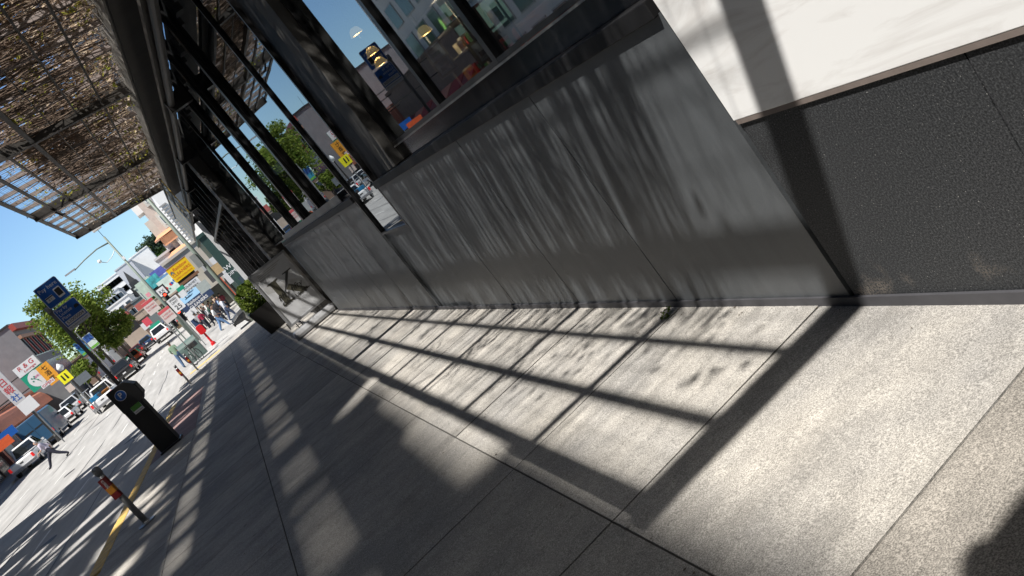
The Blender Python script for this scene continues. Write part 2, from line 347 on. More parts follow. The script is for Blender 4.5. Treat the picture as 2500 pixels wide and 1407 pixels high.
patch('tactile_strip', -2.9, -1.2, 41.0, 41.9, .006, mat('tactile_yellow', (.62, .44, .16), .7, .1), n=1, fz=lambda x, y: sz(y))
patch('kerb_ramp', -1.2, 1.6, 42.0, 43.4, -.05, flat, n=1, fz=lambda x, y: sz(y))
for (x_, y_) in ((-6.2, 21), (-9.2, 40), (-5.4, 33)):
    o = MB().disc((0, 0, 0), .34, 'z', 20).build('manhole_cover', mat('cast_iron', (.05, .048, .045), .6, .3, 30)); o.location = (x_, y_, roadz(x_, y_) + .006)
    tag(o, {21: 'round iron cover in the road nearest the pay station', 40: 'round iron cover farthest out in the road', 33: 'round iron cover in the road beyond the pay station near the kerb'}[y_], 'manhole cover')
M_TAR = mat('tar_seam', (.1, .1, .1), .6, .2, 5); k = MB()
for x, y0, y1 in ((-5.1, 8, 60), (-7.9, 20, 75), (-11.3, 24, 90)):
    P = [(x + rnd(-.05, .05), y0 + (y1 - y0) * i / 30) for i in range(31)]
    for (a, b), (c, d) in zip(P, P[1:]): k.quad([(a, b, roadz(a, b) + .008), (a + .05, b, roadz(a, b) + .008), (c + .05, d, roadz(c, d) + .008), (c, d, roadz(c, d) + .008)])
struct(k.build('road_seams', M_TAR))

# ================================================================== CAFE BUILDING (right)
WE = 18.35                                  # far end of the stone wall
GX = 2.02                                   # plane of the glazing
cafe = thing('cafe_building', 'dark glazed cafe front on a low grey stone wall with black sill under vines', 'building', (WX, 2.66, 0))
def loc(b, name, m_, parent, off=(WX, 2.66, 0), **k):
    b.v = [(x - off[0], y - off[1], z - off[2]) for x, y, z in b.v]; return b.build(name, m_, parent, **k)
ys = [2.68, 4.037, 5.384, 6.745, 8.06]
for a, b in zip(ys, ys[1:]):
    loc(MB().box(WX, WX + .03, a + .0045, b - .0045, sz(b) - .02, 1.34), 'wall_panel', M_STONE, cafe)
ys = [9.43, 10.78, 12.13, 13.48, 14.83, 16.18, 17.53, WE]
for a, b in zip(ys, ys[1:]):
    loc(MB().box(WX, WX + .03, a + .0045, b - .0045, sz(b) - .02, 1.34), 'wall_panel', M_STONE, cafe)
loc(MB().box(WX + .035, WX + .06, 8.0, 10.4, -.4, .835), 'wall_panel', M_STONE, cafe, label='low panel of the stone wall under the deep window')
loc(MB().box(WX + .03, 2.03, 8.07, 10.3, .836, .85), 'ledge', M_BLACK, cafe)
loc(MB().box(WX + .032, WX + .034, 2.68, 8.0, -.4, 1.33).box(WX + .032, WX + .034, 9.5, WE, -.6, 1.33).box(WX + .062, 2.3, 2.7, WE, -.7, -.2), 'wall_core', M_TRIM, cafe)
for y in (8.062, 9.415): loc(MB().box(WX + .034, 2.010, y, y + .013, -.4, 1.33), 'wall_return', M_STONE, cafe)
def plinth(a, b):
    k = MB()
    n = max(2, int((b - a) / 1.5))
    for i in range(n):
        c, d = a + (b - a) * i / n, a + (b - a) * (i + 1) / n
        k.hexa([(WX - .014, c, sz(c) - .03), (WX - .002, c, sz(c) - .03), (WX - .002, d, sz(d) - .03), (WX - .014, d, sz(d) - .03),
                (WX - .014, c, sz(c) + .042), (WX - .002, c, sz(c) + .042), (WX - .002, d, sz(d) + .042), (WX - .014, d, sz(d) + .042)])
    return k
M_PLINTH = mat('plinth_sealant', (.055, .055, .062), .6, .2, 9)
loc(plinth(2.66, WE), 'skirting', M_PLINTH, cafe)
for a, b in ((2.70, 8.07), (9.41, WE - .1)):
    k = MB(); k.box(WX - .026, 2.012, a, b, 1.332, 1.408); loc(k, 'sill', mat('matt_black_sill', (.012, .012, .013), .55, .2, 8, spec=.2), cafe, bevel=.004)
loc(MB().box(GX - .02, GX + .03, 2.72, 7.1, 1.409, 1.548), 'window_upstand', M_POLISH, cafe)
loc(MB().box(GX - .028, GX - .0202, 2.72, 7.1, 1.540, 1.553), 'window_bead', mat('dull_aluminium', (.35, .34, .33), .4, .1, metal=.8), cafe)
# glazing: one window per bay, each with its frame
def bay(a, b, z0, z1, x, gm, fw=.05, lab=None):
    f = MB(); f.box(x - .02, x + .06, a, a + fw, z0, z1).box(x - .02, x + .06, b - fw, b, z0, z1).box(x - .019, x + .059, a + fw, b - fw, z0, z0 + .03).box(x - .019, x + .059, a + fw, b - fw, z1 - .06, z1)
    o = loc(f, 'window', M_BLACK, cafe)
    if lab: o['label'] = lab
    p = MB().box(x + .012, x + .020, a + fw - .01, b - fw + .01, z0 + .02, z1 - .05); loc(p, 'pane', gm, o)
for a, b in ((2.75, 4.38), (4.38, 5.57), (5.57, 7.1)): bay(a, b, 1.556, 5.2, GX, M_GLASS, .03)
bay(8.08, 9.41, .852, 5.2, 1.90, M_DGLASS, .04, 'deep window reaching below the sill line')
FIN = [10.05, 11.95, 13.85, 15.75]
for a, b in zip([9.62, 12.4, 14.35, 16.1, 18.42], [12.15, 14.1, 16.0, 18.4, 21.5]): bay(a, b, 1.42, 5.2, GX, M_DGLASS, .03)
for i, f in enumerate([9.36, 12.08, 14.05, 15.92]):
    t_ = .15 if i < 3 else .06
    loc(MB().box(1.955, GX + .05, f + .08, f + .08 + t_, 1.409, 5.2), 'fin', M_BLACK, cafe)
loc(MB().box(1.95, 1.98, 10.40, WE - .1, 1.409, 1.52), 'window_upstand', M_STONE, cafe)
loc(MB().box(1.905, 2.06, 7.11, 7.5, 1.41, 5.2), 'column', M_COL, cafe, bevel=.008)
loc(MB().box(1.925, 2.06, 7.502, 8.07, 1.409, 5.2), 'spandrel', mat('matt_black_panel', (.009, .009, .01), .6, .2, 8, spec=.15), cafe)
loc(MB().box(1.74, 2.2, 21.5, 22.3, -.8, 5.2), 'column', M_COL, cafe, bevel=.012)
loc(MB().box(1.78, 1.98, 21.2, 21.499, 3.35, 3.7).box(1.82, 1.94, 21.1, 21.1999, 3.38, 3.55), 'bracket', M_COL, cafe)
loc(MB().box(1.86, 14, -30, 41, 5.2, 60), 'unseen_upper_wall', mat('dark_cladding', (.03, .03, .03), .6, .2, 1), cafe)  # unseen upper storeys, raised and darkened to cut sky and bounce light below
loc(MB().box(7.2, 7.4, -2, 45, -1, 5.2).box(2.4, 7.2, -2.2, -2, -1, 5.2), 'back_wall', mat('interior_wall', (.16, .15, .14), .8, .2, 3), cafe)
loc(MB().box(2.36, 7.2, -2, 45, -.02, .0).box(2.36, 7.2, -2, 45, 4.6, 4.7), 'floor_slab', mat('interior_floor', (.10, .09, .08), .5, .2, 3), cafe)
loc(MB().tube([(1.62, 4.0, 4.35), (1.62, 44, 4.35)], .06, 10).box(1.52, 1.74, 4, 44, 4.43, 4.5), 'rail', M_STEEL, cafe)
for y in (9, 15, 21, 27, 33, 39): loc(MB().box(1.54, 1.95, y, y + .18, 4.22, 4.5), 'rail_bracket', M_BLACK, cafe)

# far part of the same front: dark glass behind closely set fins
dark = thing('glass_shopfront', 'dark slatted glass shopfront with pale end post beyond the grey stone wall', 'shopfront', (2.0, 22.4, sz(22)))
def locd(b, name, m_, **k): return loc(b, name, m_, dark, (2.0, 22.4, sz(22)), **k)
yf = 22.4; fr = 0
while yf < 40:
    st = 1.15 if fr % 3 else .55
    locd(MB().box(2.02, 2.03, yf + .06, yf + st, -.9, 5.1), 'pane', M_DGLASS)
    locd(MB().box(1.82 if fr % 2 else 1.9, 2.05, yf, yf + .06, -.95, 5.15), 'fin', M_BLACK); yf += st; fr += 1
locd(MB().box(1.72, 2.05, 40.2, 40.42, -.95, 5.0), 'end_post', mat('pale_post', (.62, .63, .65), .5, .05))
locd(MB().box(1.8, 2.1, 22.4, 40.2, 3.1, 3.2).box(1.8, 2.1, 22.4, 40.2, -.95, -.5), 'transom', M_STEEL)
for k_ in range(46):
    y = 27 + k_ * .3
    locd(MB().box(1.2, 1.23, y, y + .03, 3.75, 5.0), 'baluster', mat('blue_grey_bar', (.25, .29, .33), .5, .1) if k_ % 9 else mat('yellow_bar', (.5, .36, .1), .5, .1))
locd(MB().box(1.18, 1.25, 27, 40.8, 5.0, 5.05).box(1.18, 1.25, 27, 40.8, 3.7, 3.75), 'balustrade_rail', M_STEEL)

# ------------------------------------------------------------------ granite and marble clad neighbour (right edge)
clad = thing('stone_clad_shopfront', 'shopfront of black speckled granite under a white marble slab at the right edge', 'shopfront', (WX, 2.655, 0))
def locc(b, name, m_, **k): return loc(b, name, m_, clad, (WX, 2.655, 0), **k)
locc(MB().box(WX, WX + .04, 1.665, 2.655, -.3, .826), 'granite_panel', M_GRANITE)
locc(MB().box(WX, WX + .04, -.4, 1.660, -.3, .826), 'granite_panel', M_GRANITE)
locc(MB().box(WX - .0105, WX + .04, -.4, 2.655, .8265, .846), 'joint_strip', mat('brown_sealant', (.17, .14, .125), .7, .2, 9))
locc(MB().box(WX - .012, WX + .04, -.4, 2.665, .8465, 4.6), 'marble_slab', M_MARBLE, bevel=.003)
k = MB()
for a, b in ((-.4, .6), (.6, 1.6), (1.6, 2.658)):
    k.hexa([(WX - .016, a, sz(a) - .03), (WX - .002, a, sz(a) - .03), (WX - .002, b, sz(b) - .03), (WX - .016, b, sz(b) - .03), (WX - .016, a, sz(a) + .052), (WX - .002, a, sz(a) + .052), (WX - .002, b, sz(b) + .044), (WX - .016, b, sz(b) + .044)])
locc(k, 'skirting', M_PLINTH)
locc(MB().box(WX + .04, WX + .3, -.4, 2.655, -.3, 4.6), 'core', M_TRIM)

# ================================================================== VINE CANOPY
def cz(x): return 5.43 - .108 * x
can = thing('pergola_canopy', 'steel and timber pergola canopy hung over the sidewalk, overgrown with bare vines', 'canopy', (0, .9, 5.4))
def lock(b, name, m_, **k): return loc(b, name, m_, can, (0, .9, 5.4), **k)
Y0, Y1 = .9, 30.9; XO, XI = -1.88, 1.36
RAIL = [-1.88, -1.425, -.97, -.485, -.06, .395, .85]
for i, x in enumerate(RAIL):
    t_ = (.085, .065, .045, .075, .018, .03, .03)[i]
    lock(MB().box(x - t_ / 2, x + t_ / 2, Y0, Y1, cz(x) - (.11 if i == 3 else .02 if i == 4 else .05), cz(x)), 'rail', M_STEEL)
def cross(y, wd, hg, dz, name, m_):
    P = []
    for z0 in (dz, dz + hg):
        for (x, yy_) in ((XO - .04, y), (XI, y), (XI, y + wd), (XO - .04, y + wd)): P.append((x, yy_, cz(x) + z0))
    return lock(MB().hexa(P), name, m_)
BEAM = [.82, 9.0, 16.4, 23.7, 30.75]
for y in BEAM: cross(y, .13, .24, -.12, 'cross_beam', M_STEEL)
for a, b in zip(BEAM, BEAM[1:]):
    n = 6
    for i in range(1, n):
        cross(a + (b - a) * i / n, .05, .085, .006, 'joist', M_JOIST)
k = MB()                                     # mesh panels on the rails
x = XO + .06
while x < XI:
    k.box(x - .002, x + .002, Y0, Y1, cz(x) + .001, cz(x) + .005); x += .152
y = Y0 + .05
while y < Y1:
    k.hexa([(XO, y, cz(XO) + .0), (XI, y, cz(XI)), (XI, y + .004, cz(XI)), (XO, y + .004, cz(XO)), (XO, y, cz(XO) + .004), (XI, y, cz(XI) + .004), (XI, y + .004, cz(XI) + .004), (XO, y + .004, cz(XO) + .004)]); y += .16
lock(k, 'wire_mesh', M_WIRE)
for a, b in zip([Y0] + BEAM[1:], BEAM[1:]):
    lock(MB().box(XI + .002, XI + .03, a + .01, b - .01, 5.02, 5.5), 'fascia_board', M_FASCIA)
lock(MB().box(XI + .04, XI + .42, Y0, Y1 + 1.6, 4.98, 5.3), 'main_beam', M_COL)
lock(MB().box(XI + .032, XI + .038, Y0, Y1, 5.0, 5.45), 'shadow_gap', M_TRIM)
for y in BEAM[1:4]:
    x0 = XO + .45; lock(MB().tube([(x0, y + .15, cz(x0) - .11), (x0 + .05, y + .5, cz(x0) - .22), (x0 + .1, y + .9, cz(x0) - .16)], .028, 6), 'hook', M_BLACK)
for i in range(44): lock(MB().box(XI + .44, XI + .56, 1.2 + i * .68, 1.45 + i * .68, 4.72, 4.98), 'soffit_slat', M_STEEL)
# the vines lie on it: bare stems and dry leaves, dense near the building
vt = MB(); vl = MB()
def dens(x, y=5):
    f = 1 if y < 13 else .15 if x < -.5 else .62
    if y < 1.6: f *= .05
    return f * (.035 if x < -1.35 else .07 if x < -.95 else .2 if x < -.5 else .36 if x < -.12 else .5 if x < .3 else .9)
n = 0
while n < 2900:
    x = rnd(XO, XI); 
    y = rnd(Y0, Y1)
    if random.random() > dens(x, y) ** 1.15: continue
    n += 1
    L = rnd(.4, 2.0); a = random.gauss(0, .42 if random.random() < .25 else .10) + (PI if random.random() < .5 else 0); r = rnd(.003, .0085) * (1.6 if random.random() < .1 else 1)
    z = cz(x) + rnd(.0, .34) * (0.5 + dens(x)); P = []; q = Vector((x, y, z))
    for i in range(4):
        P.append(tuple(q)); a += random.gauss(0, .12); q = q + Vector((math.cos(a) * L / 3, math.sin(a) * L / 3, random.gauss(0, .05)))
        q.x = min(max(q.x, XO - .1), XI); q.z = max(q.z, cz(q.x) + .004)
    vt.tube(P, [r, r, r * .8, r * .5], 3, cap=False)
for n in range(13000):
    x = rnd(XO, XI)
    y = rnd(Y0, Y1)
    if random.random() > dens(x, y): continue
    c = Vector((x, y, cz(x) + rnd(.0, .42) * (.4 + dens(x))))
    g = 0 if random.random() < .80 else 1
    s_ = rnd(.018, .05) * (1.7 if x > .1 else 1); u = Vector((random.gauss(0, 1), random.gauss(0, 1), random.gauss(0, .6))).normalized(); v = u.cross(Vector((rnd(-1, 1), rnd(-1, 1), rnd(-1, 1)))).normalized()
    vl.quad([c - u * s_, c + v * s_ * .5, c + u * s_, c - v * s_ * .5], g)
for n in range(70):                          # young green clumps
    x = rnd(-1.5, XI); y = rnd(Y0, Y1); c0 = Vector((x, y, cz(x) + rnd(-.02, .2)))
    for j in range(26):
        c = c0 + Vector((random.gauss(0, .16), random.gauss(0, .16), random.gauss(0, .05))); s_ = rnd(.02, .045)
        u = Vector((random.gauss(0, 1), random.gauss(0, 1), random.gauss(0, .5))).normalized(); v = u.cross(Vector((rnd(-1, 1), rnd(-1, 1), rnd(-1, 1)))).normalized()
        vl.quad([c - u * s_, c + v * s_ * .7, c + u * s_, c - v * s_ * .7], 1)
for n in range(3800):
    x = rnd(.3, XI + .02); y = rnd(2.0, Y1); c = Vector((x, y, cz(x) + rnd(.08, .5))); s_ = rnd(.03, .075)
    u = Vector((random.gauss(0, 1), random.gauss(0, 1), random.gauss(0, .35))).normalized(); v = u.cross(Vector((rnd(-.4, .4), rnd(-.4, .4), 1))).normalized()
    vl.quad([c - u * s_, c + v * s_ * .6, c + u * s_, c - v * s_ * .6], 0)
for n in range(1300):                        # thick mat above the pavement sign
    x = rnd(-.85, .15); y = rnd(16.7, 18.9); c = Vector((x, y, cz(x) + rnd(.05, .45))); s_ = rnd(.03, .07)
    u = Vector((random.gauss(0, 1), random.gauss(0, 1), random.gauss(0, .35))).normalized(); v = u.cross(Vector((rnd(-.4, .4), rnd(-.4, .4), 1))).normalized()
    vl.quad([c - u * s_, c + v * s_ * .6, c + u * s_, c - v * s_ * .6], 0)
n = 0
while n < 2300:                              # long thin runners along the joists
    x = rnd(-1.1, .2); y = rnd(1.7, 22 if random.random() < .8 else Y1); n += 1; L = rnd(.3, 1.3); r = rnd(.005, .013); q = Vector((x, y, cz(x) + rnd(.0, .2))); P = []
    a = random.gauss(0, .07)
    for i in range(4): P.append(tuple(q)); q = q + Vector((L / 3 * math.cos(a), L / 3 * math.sin(a) + random.gauss(0, .012), random.gauss(0, .02) - .108 * L / 3)); q.x = min(q.x, XI)
    vt.tube(P, [r, r, r * .9, r * .6], 3, cap=False)
for n in range(95):                          # loose sprigs toward the street edge
    x = rnd(-1.6, -.5); y = rnd(2.6, 13) if n % 4 else rnd(13, Y1); c0 = Vector((x, y, cz(x) + rnd(-.03, .15))); rr = rnd(.04, .12)
    for j in range(int(12 + rr * 200)):
        c = c0 + Vector((random.gauss(0, rr * 1.5), random.gauss(0, rr * .6), random.gauss(0, .04))); s_ = rnd(.015, .035)
        u = Vector((random.gauss(0, 1), random.gauss(0, 1), random.gauss(0, .5))).normalized(); v = u.cross(Vector((rnd(-1, 1), rnd(-1, 1), rnd(-1, 1)))).normalized()
        vl.quad([c - u * s_, c + v * s_ * .7, c + u * s_, c - v * s_ * .7], 1 if n % 2 else 0)
vine = thing('vine', 'tangle of bare brown vines with a few green leaves lying on the pergola canopy', 'climbing plant', (0, .9, 5.4))
loc(vt, 'stems', M_BARK, vine, (0, .9, 5.4)); loc(vl, 'leaves', [M_DEAD, M_VLEAF], vine, (0, .9, 5.4))

# ================================================================== TOWER ACROSS THE STREET (shades this side, seen in the window reflections)
tw = thing('tower_block', 'tall pale concrete tower across the street, mirrored in the cafe windows', 'building', (-16.6, 0, 0))
TX = -16.6; TY = 28.2; M_TOW = mat('tower_concrete', (.36, .345, .31), .8, .12, .5)
def loct(b, name, m_): return loc(b, name, m_, tw, (TX, 0, 0))
k_s = .455; 
def hx(x): return (x - TX) / .455            # height on the street face whose shadow falls at x on the sidewalk
H1 = hx(-9.0)
k = MB(); k.box(TX - 22, TX - .25, -70, TY - .3, 0, H1 - .3); loct(k, 'wall', M_TOW)
k = MB()
for f in range(5): k.box(TX - .25, TX, -70, TY, f * 3.1 + .0, f * 3.1 + .75)
k.box(TX - 22, TX, -70, TY, H1 - .4, H1); loct(k, 'spandrel', M_TOW)
k = MB()
for i in range(28): k.box(TX - .249, TX + .06, TY - .6 - i * 3.4, TY - i * 3.4, 0, H1 - .4)
loct(k, 'pier', M_TOW)
loct(MB().box(TX - .24, TX - .235, -70, TY - .4, .8, H1 - .5), 'glazing', mat('tower_glazing', (.08, .12, .12), .08, .2, .5))
# unseen screen added above the roof, its gaps shaping light streaks on the ground
def slat(xa, xb, ya, yb, t=.12): return MB().box(TX - t, TX, ya, yb, hx(xa), hx(xb))
rr_ = random.Random(5)
x = -9.0
while x < -2.3:
    k = MB(); y = -70; hh_ = rr_.uniform(.30, .62)
    while y < TY:
        e = min(TY, y + rr_.uniform(1.2, 6)); k.box(TX - .12, TX, y, e, hx(x), hx(min(x + hh_, -2.25))); y = e + rr_.uniform(.3, 2.2)
    loct(k, 'added_light_screen', M_TOW); x += hh_ + rr_.choice((.0, .02, .1))
loct(slat(-2.25, -1.97, -70, TY), 'added_light_screen', M_TOW)
loct(slat(-1.775, -.535, -70, TY), 'added_light_screen', M_TOW)
loct(slat(-.385, .17, -70, TY), 'added_light_screen', M_TOW)
for a, b, x_ in ((-70, -8.1, .73), (-8.1, -6.3, .44), (-6.3, -4.9, .53), (-4.9, -3.9, .62), (-3.6, TY, .73)): loct(slat(.17, x_, a, b), 'added_light_screen', M_TOW)
k = MB()
for i in range(70):
    y = TY - i * 1.35 + .35 * math.sin(i * 2.3); k.box(TX - .25, TX - .121, y - .45 - .25 * math.sin(i * 1.7), y, H1, hx(.27))
loct(k, 'added_light_posts', M_TOW)  # added posts that break the light strips into short patches
loct(MB().box(TX - .14, TX + .02, TY - .3, TY + .01, H1, hx(.73)), 'corner_post', M_TOW)

blk = thing('added_block_behind', 'plain unseen block added behind the camera to hold back sky light', 'building', (0, -34, 0))  # unseen mass added to screen sky light from the street
loc(MB().box(-60, 40, -46, -34, -1, 32), 'wall', mat('brown_brick', (.14, .085, .06), .85, .2, 3), blk, (0, -34, 0))
loc(MB().box(-60.3, 40.3, -46.3, -33.7, 32.01, 32.6), 'roof', M_TRIM, blk, (0, -34, 0))

# flat canopy of the stone clad shop just behind the camera (its edge shades the bottom right corner)
sc_ = thing('shop_canopy', 'flat dark canopy slab of the stone clad shop, shading the near sidewalk corner', 'canopy', (1.88, -.05, 4.4))
loc(MB().box(-1.18, 1.86, -7, -.05, 4.4, 4.62), 'slab', M_STEEL, sc_, (1.88, -.05, 4.4)); loc(MB().box(-1.25, -1.181, -7, -.05, 4.35, 4.7), 'gutter', M_BLACK, sc_, (1.88, -.05, 4.4))

# ================================================================== STREET FURNITURE
M_BLUE = mat('sign_blue', (.012, .10, .40), .4, .06); M_SIGNW = mat('sign_white', (.72, .73, .75), .4, .04); M_INK = mat('sign_black', (.015, .015, .015), .5, .05)
M_RED = mat('sign_red', (.55, .03, .04), .4, .06); M_GREENP = mat('sign_green', (.02, .32, .2), .4, .06); M_YEL = mat('sign_yellow', (.82, .52, .012), .45, .04)
M_GALV = mat('galvanised_steel', (.26, .265, .27), .45, .15, 12, metal=.35); M_POLE = mat('green_grey_pole', (.17, .21, .18), .5, .12, 6)
M_LOCKER = mat('grey_green_enamel', (.10, .15, .14), .45, .08, 4)
def plate(parent, name, x0, x1, z0, z1, y, m_, r=.0, t=.006):
    if r <= 0: return MB().box(x0, x1, y, y + t, z0, z1).build(name, m_, parent)
    P = []
    for cx_, cz_, a0 in ((x1 - r, z1 - r, 0), (x0 + r, z1 - r, 90), (x0 + r, z0 + r, 180), (x1 - r, z0 + r, 270)):
        for k_ in range(5): a = math.radians(a0 + k_ * 22.5); P.append((cx_ + r * math.cos(a), cz_ + r * math.sin(a)))
    return MB().loft([[(a, y + t, b) for a, b in P], [(a, y, b) for a, b in P]]).build(name, m_, parent)

# pay station with two blue signs
by = 19.1; bx = -2.58; bz = sz(by)
ps = thing('pay_station', 'black parking pay station by the yellow kerb with two blue signs on its pole', 'parking meter', (bx, by, bz), math.radians(-4))
W2 = .19
k = MB(); sec = [(0, -.19, .17), (.05, -.19, .17), (1.22, -.19, .17), (1.30, -.19, .24), (1.62, -.19, .24), (1.70, -.16, .2)]
k.loft([[(-W2 * 1.15, a, z), (W2 * 1.15, a, z), (W2 * 1.15, b, z), (-W2 * 1.15, b, z)] for z, a, b in [(0, -.19, .17), (1.15, -.19, .17)]])
k.loft([[(-W2 * 1.18, -.2, z), (W2 * a, -.2, z), (W2 * a, .2, z), (-W2 * 1.18, .2, z)] for z, a in [(1.151, 1.2), (1.27, 1.75), (1.52, 1.75), (1.64, 1.2), (1.70, .9)]])
k.build('cabinet', mat('black_powder_coat', (.012, .012, .013), .5, .15, 20), ps, bevel=.012)
MB().box(-W2 * 1.3, W2 * 1.35, -.24, .24, 0, .05).build('base_plate', M_BLACK, ps, bevel=.01)
k = MB().disc((-.02, -.203, 1.50), .105, n=24).build('parking_disc', M_BLUE, ps)
rg = MB(); n = 24
for i in range(n):
    a, b = 2 * PI * i / n, 2 * PI * (i + 1) / n; c = (-.02, 1.50)
    rg.quad([(c[0] + .105 * math.cos(a), -.205, c[1] + .105 * math.sin(a)), (c[0] + .105 * math.cos(b), -.205, c[1] + .105 * math.sin(b)), (c[0] + .113 * math.cos(b), -.205, c[1] + .113 * math.sin(b)), (c[0] + .113 * math.cos(a), -.205, c[1] + .113 * math.sin(a))])
rg.build('disc_rim', M_SIGNW, ps)
text('P', .16, M_SIGNW, ps, (-.02, -.206, 1.50), bold=.004)
plate(ps, 'notice', -.06, .16, 1.0, 1.24, -.199, M_SIGNW); plate(ps, 'notice_panel', -.055, .155, 1.07, 1.18, -.203, mat('notice_green', (.10, .3, .05), .4, .2, 20))
text('PAY HERE', .03, M_INK, ps, (.05, -.205, 1.21)); text('COINS  CARDS', .028, M_INK, ps, (.05, -.205, 1.03))
MB().box(W2 * 1.755, W2 * 1.79, -.15, .15, 1.28, 1.5).build('side_trim', M_GALV, ps)
k = MB().tube([(.06, .02, 1.6), (.06, .02, 3.72)], .042, 12).build('pole', mat('grey_pole', (.14, .145, .15), .5, .1), ps, smooth=True)
MB().tube([(.06, .02, 3.66), (.06, .02, 3.80)], .058, 12).build('pole_cap', M_GALV, ps, smooth=True)
MB().box(.105, .135, -.045, -.02, 3.1, 4.2).build('sign_bar', M_GALV, ps)
def payplate(z0, hgt, x0, x1):
    o = plate(ps, 'sign', x0, x1, z0, z0 + hgt, -.075, M_SIGNW, .04); plate(o, 'sign_face', x0 + .013, x1 - .013, z0 + .013, z0 + hgt - .013, -.079, M_BLUE, .03); return o
a = payplate(3.70, .50, .11, .61)
text('Pay here', .12, M_SIGNW, a, (.36, -.082, 4.09), width=.40)
plate(a, 'phone_icon', .40, .54, 3.78, 4.0, -.083, M_SIGNW, .02); plate(a, 'phone_screen', .413, .527, 3.82, 3.975, -.0885, M_INK)
plate(a, 'card_icon', .17, .33, 3.82, 3.93, -.083, M_SIGNW); plate(a, 'card_stripe', .17, .33, 3.90, 3.92, -.0885, M_INK); text('$ =', .055, M_INK, a, (.25, -.0895, 3.86))
b = payplate(3.13, .52, .11, .61)
for i, t_ in enumerate(('Pay by', 'License', 'Plate')): text(t_, .095, M_SIGNW, b, (.15, -.082, 3.585 - i * .09), align='LEFT')
MB().loft([[(.53 + x, yv, 3.47 + z) for x, z in ((-.05, -.03), (.05, -.03), (.05, .01), (.03, .04), (-.03, .04), (-.05, .01))] for yv in (-.0831, -.0845)]).build('car_icon', M_INK, b)
plate(b, 'number_strip', .15, .58, 3.245, 3.34, -.083, M_SIGNW); text('52005004', .088, M_INK, b, (.365, -.0895, 3.293), width=.38)
plate(b, 'foot_strip', .125, .595, 3.145, 3.225, -.0831, M_SIGNW); text('Pay by phone or at meter', .04, M_INK, b, (.36, -.0895, 3.185), width=.42)

# bollards
def bollard(x, y, h, label, detail):
    t = thing('bollard', label, 'bollard', (x, y, sz(y)), math.radians(rnd(-3, 3)), 'steel bollards along the kerb')
    MB().tube([(0, 0, 0), (0, 0, h - .06)], .041, 14).build('post', M_GALV, t, smooth=True)
    MB().lathe([(.052, h - .11), (.054, h - .05), (.05, h - .02), (.03, h), (0, h + .004)], 16).build('cap', M_GALV, t, smooth=True)
    MB().lathe([(.125, 0), (.125, .018), (.06, .03), (.05, .045)], 18).build('flange', M_GALV, t)
    k = MB(); rr = .0425
    def band(z0, z1, mi):
        for i in range(6):
            a, c = math.radians(215 + i * 22), math.radians(237 + i * 22); k.quad([(rr * math.cos(a), rr * math.sin(a), z0), (rr * math.cos(c), rr * math.sin(c), z0), (rr * math.cos(c), rr * math.sin(c), z1), (rr * math.cos(a), rr * math.sin(a), z1)], mi)
    band(h - .5, h - .41, 0); band(h - .41, h - .31, 1); band(h - .31, h - .17, 0)
    k.build('sticker', [mat('sticker_red', (.16, .01, .012), .4, .2, 30), mat('sticker_orange', (.5, .2, .02), .4, .2, 30)], t)
    MB().box(-.075, .02, -.05, -.046, h - .5, h - .17).build('tag_plate', mat('sticker_red', (.16, .01, .012), .4), t)
    MB().box(-.073, .018, -.052, -.0505, h - .41, h - .31).build('tag_panel', mat('sticker_orange', (.5, .2, .02), .4), t)
    if detail: text('NO PARKING', .05, M_SIGNW, t, (-.03, -.0535, h - .255), (PI / 2, PI / 2, 0), width=.13)
bollard(-2.49, 11.97, 1.01, 'near grey steel bollard with a red and orange sticker beside the crumbled yellow kerb', True)
bollard(-2.62, 34.2, 1.0, 'far thin bollard, the left one, at the end of the yellow kerb', False)
bollard(-2.38, 38.9, 1.0, 'far thin bollard nearest the parked bicycle', False)

# sandwich board
q = (1.38, 19.15); t = thing('sign_board', 'tall silver framed pavement sign with a large K on a water-filled base', 'pavement sign', (q[0], q[1], sz(q[1])), math.radians(3))
FR = mat('brushed_aluminium', (.42, .43, .45), .38, .06, 8, metal=.6)
w2, z0, z1 = .50, .33, 1.78
for xx in (-w2, w2 - .055): MB().box(xx, xx + .055, -.03, .03, z0, z1).build('frame_side', FR, t, bevel=.005)
for zz in (z0, z1 - .055): MB().box(-w2 + .0555, w2 - .0555, -.0295, .0295, zz, zz + .055).build('frame_rail', FR, t, bevel=.005)
po = MB().box(-w2 + .05, w2 - .05, -.014, .014, z0 + .05, z1 - .05).build('poster', mat('poster_white', (.62, .63, .65), .25, .04), t)
sw = mat('poster_swirl', (.50, .50, .50), .3); k = MB()
for i in range(14):
    x0, x1 = -.40 + i * .057, -.40 + (i + 1) * .057; f = lambda x: 1.40 - .55 * (x + .4) ** 1.5 + .03 * math.sin(6 * x)
    k.quad([(x0, -.016, f(x0) - .16 - .1 * (x0 + .4)), (x1, -.016, f(x1) - .16 - .1 * (x1 + .4)), (x1, -.016, f(x1)), (x0, -.016, f(x0))])
k.build('swirl', sw, po)
KM = mat('poster_olive', (.10, .095, .07), .4, .2, 6); KD = mat('poster_dark', (.06, .06, .062), .4)
def poly(pts, name, m_, par, y): return MB().loft([[(a, y, b) for a, b in pts], [(a, y - .001, b) for a, b in pts]]).build(name, m_, par)
kz = .78; kh = .60
poly([(-.30, kz), (-.30, kz + .02), (-.235, kz + .04), (-.235, kz + kh - .04), (-.30, kz + kh - .02), (-.30, kz + kh), (-.01, kz + kh), (-.01, kz + kh - .02), (-.09, kz + kh - .04), (-.09, kz + .04), (-.01, kz + .02), (-.01, kz)], 'letter_stem', KM, po, -.0175)
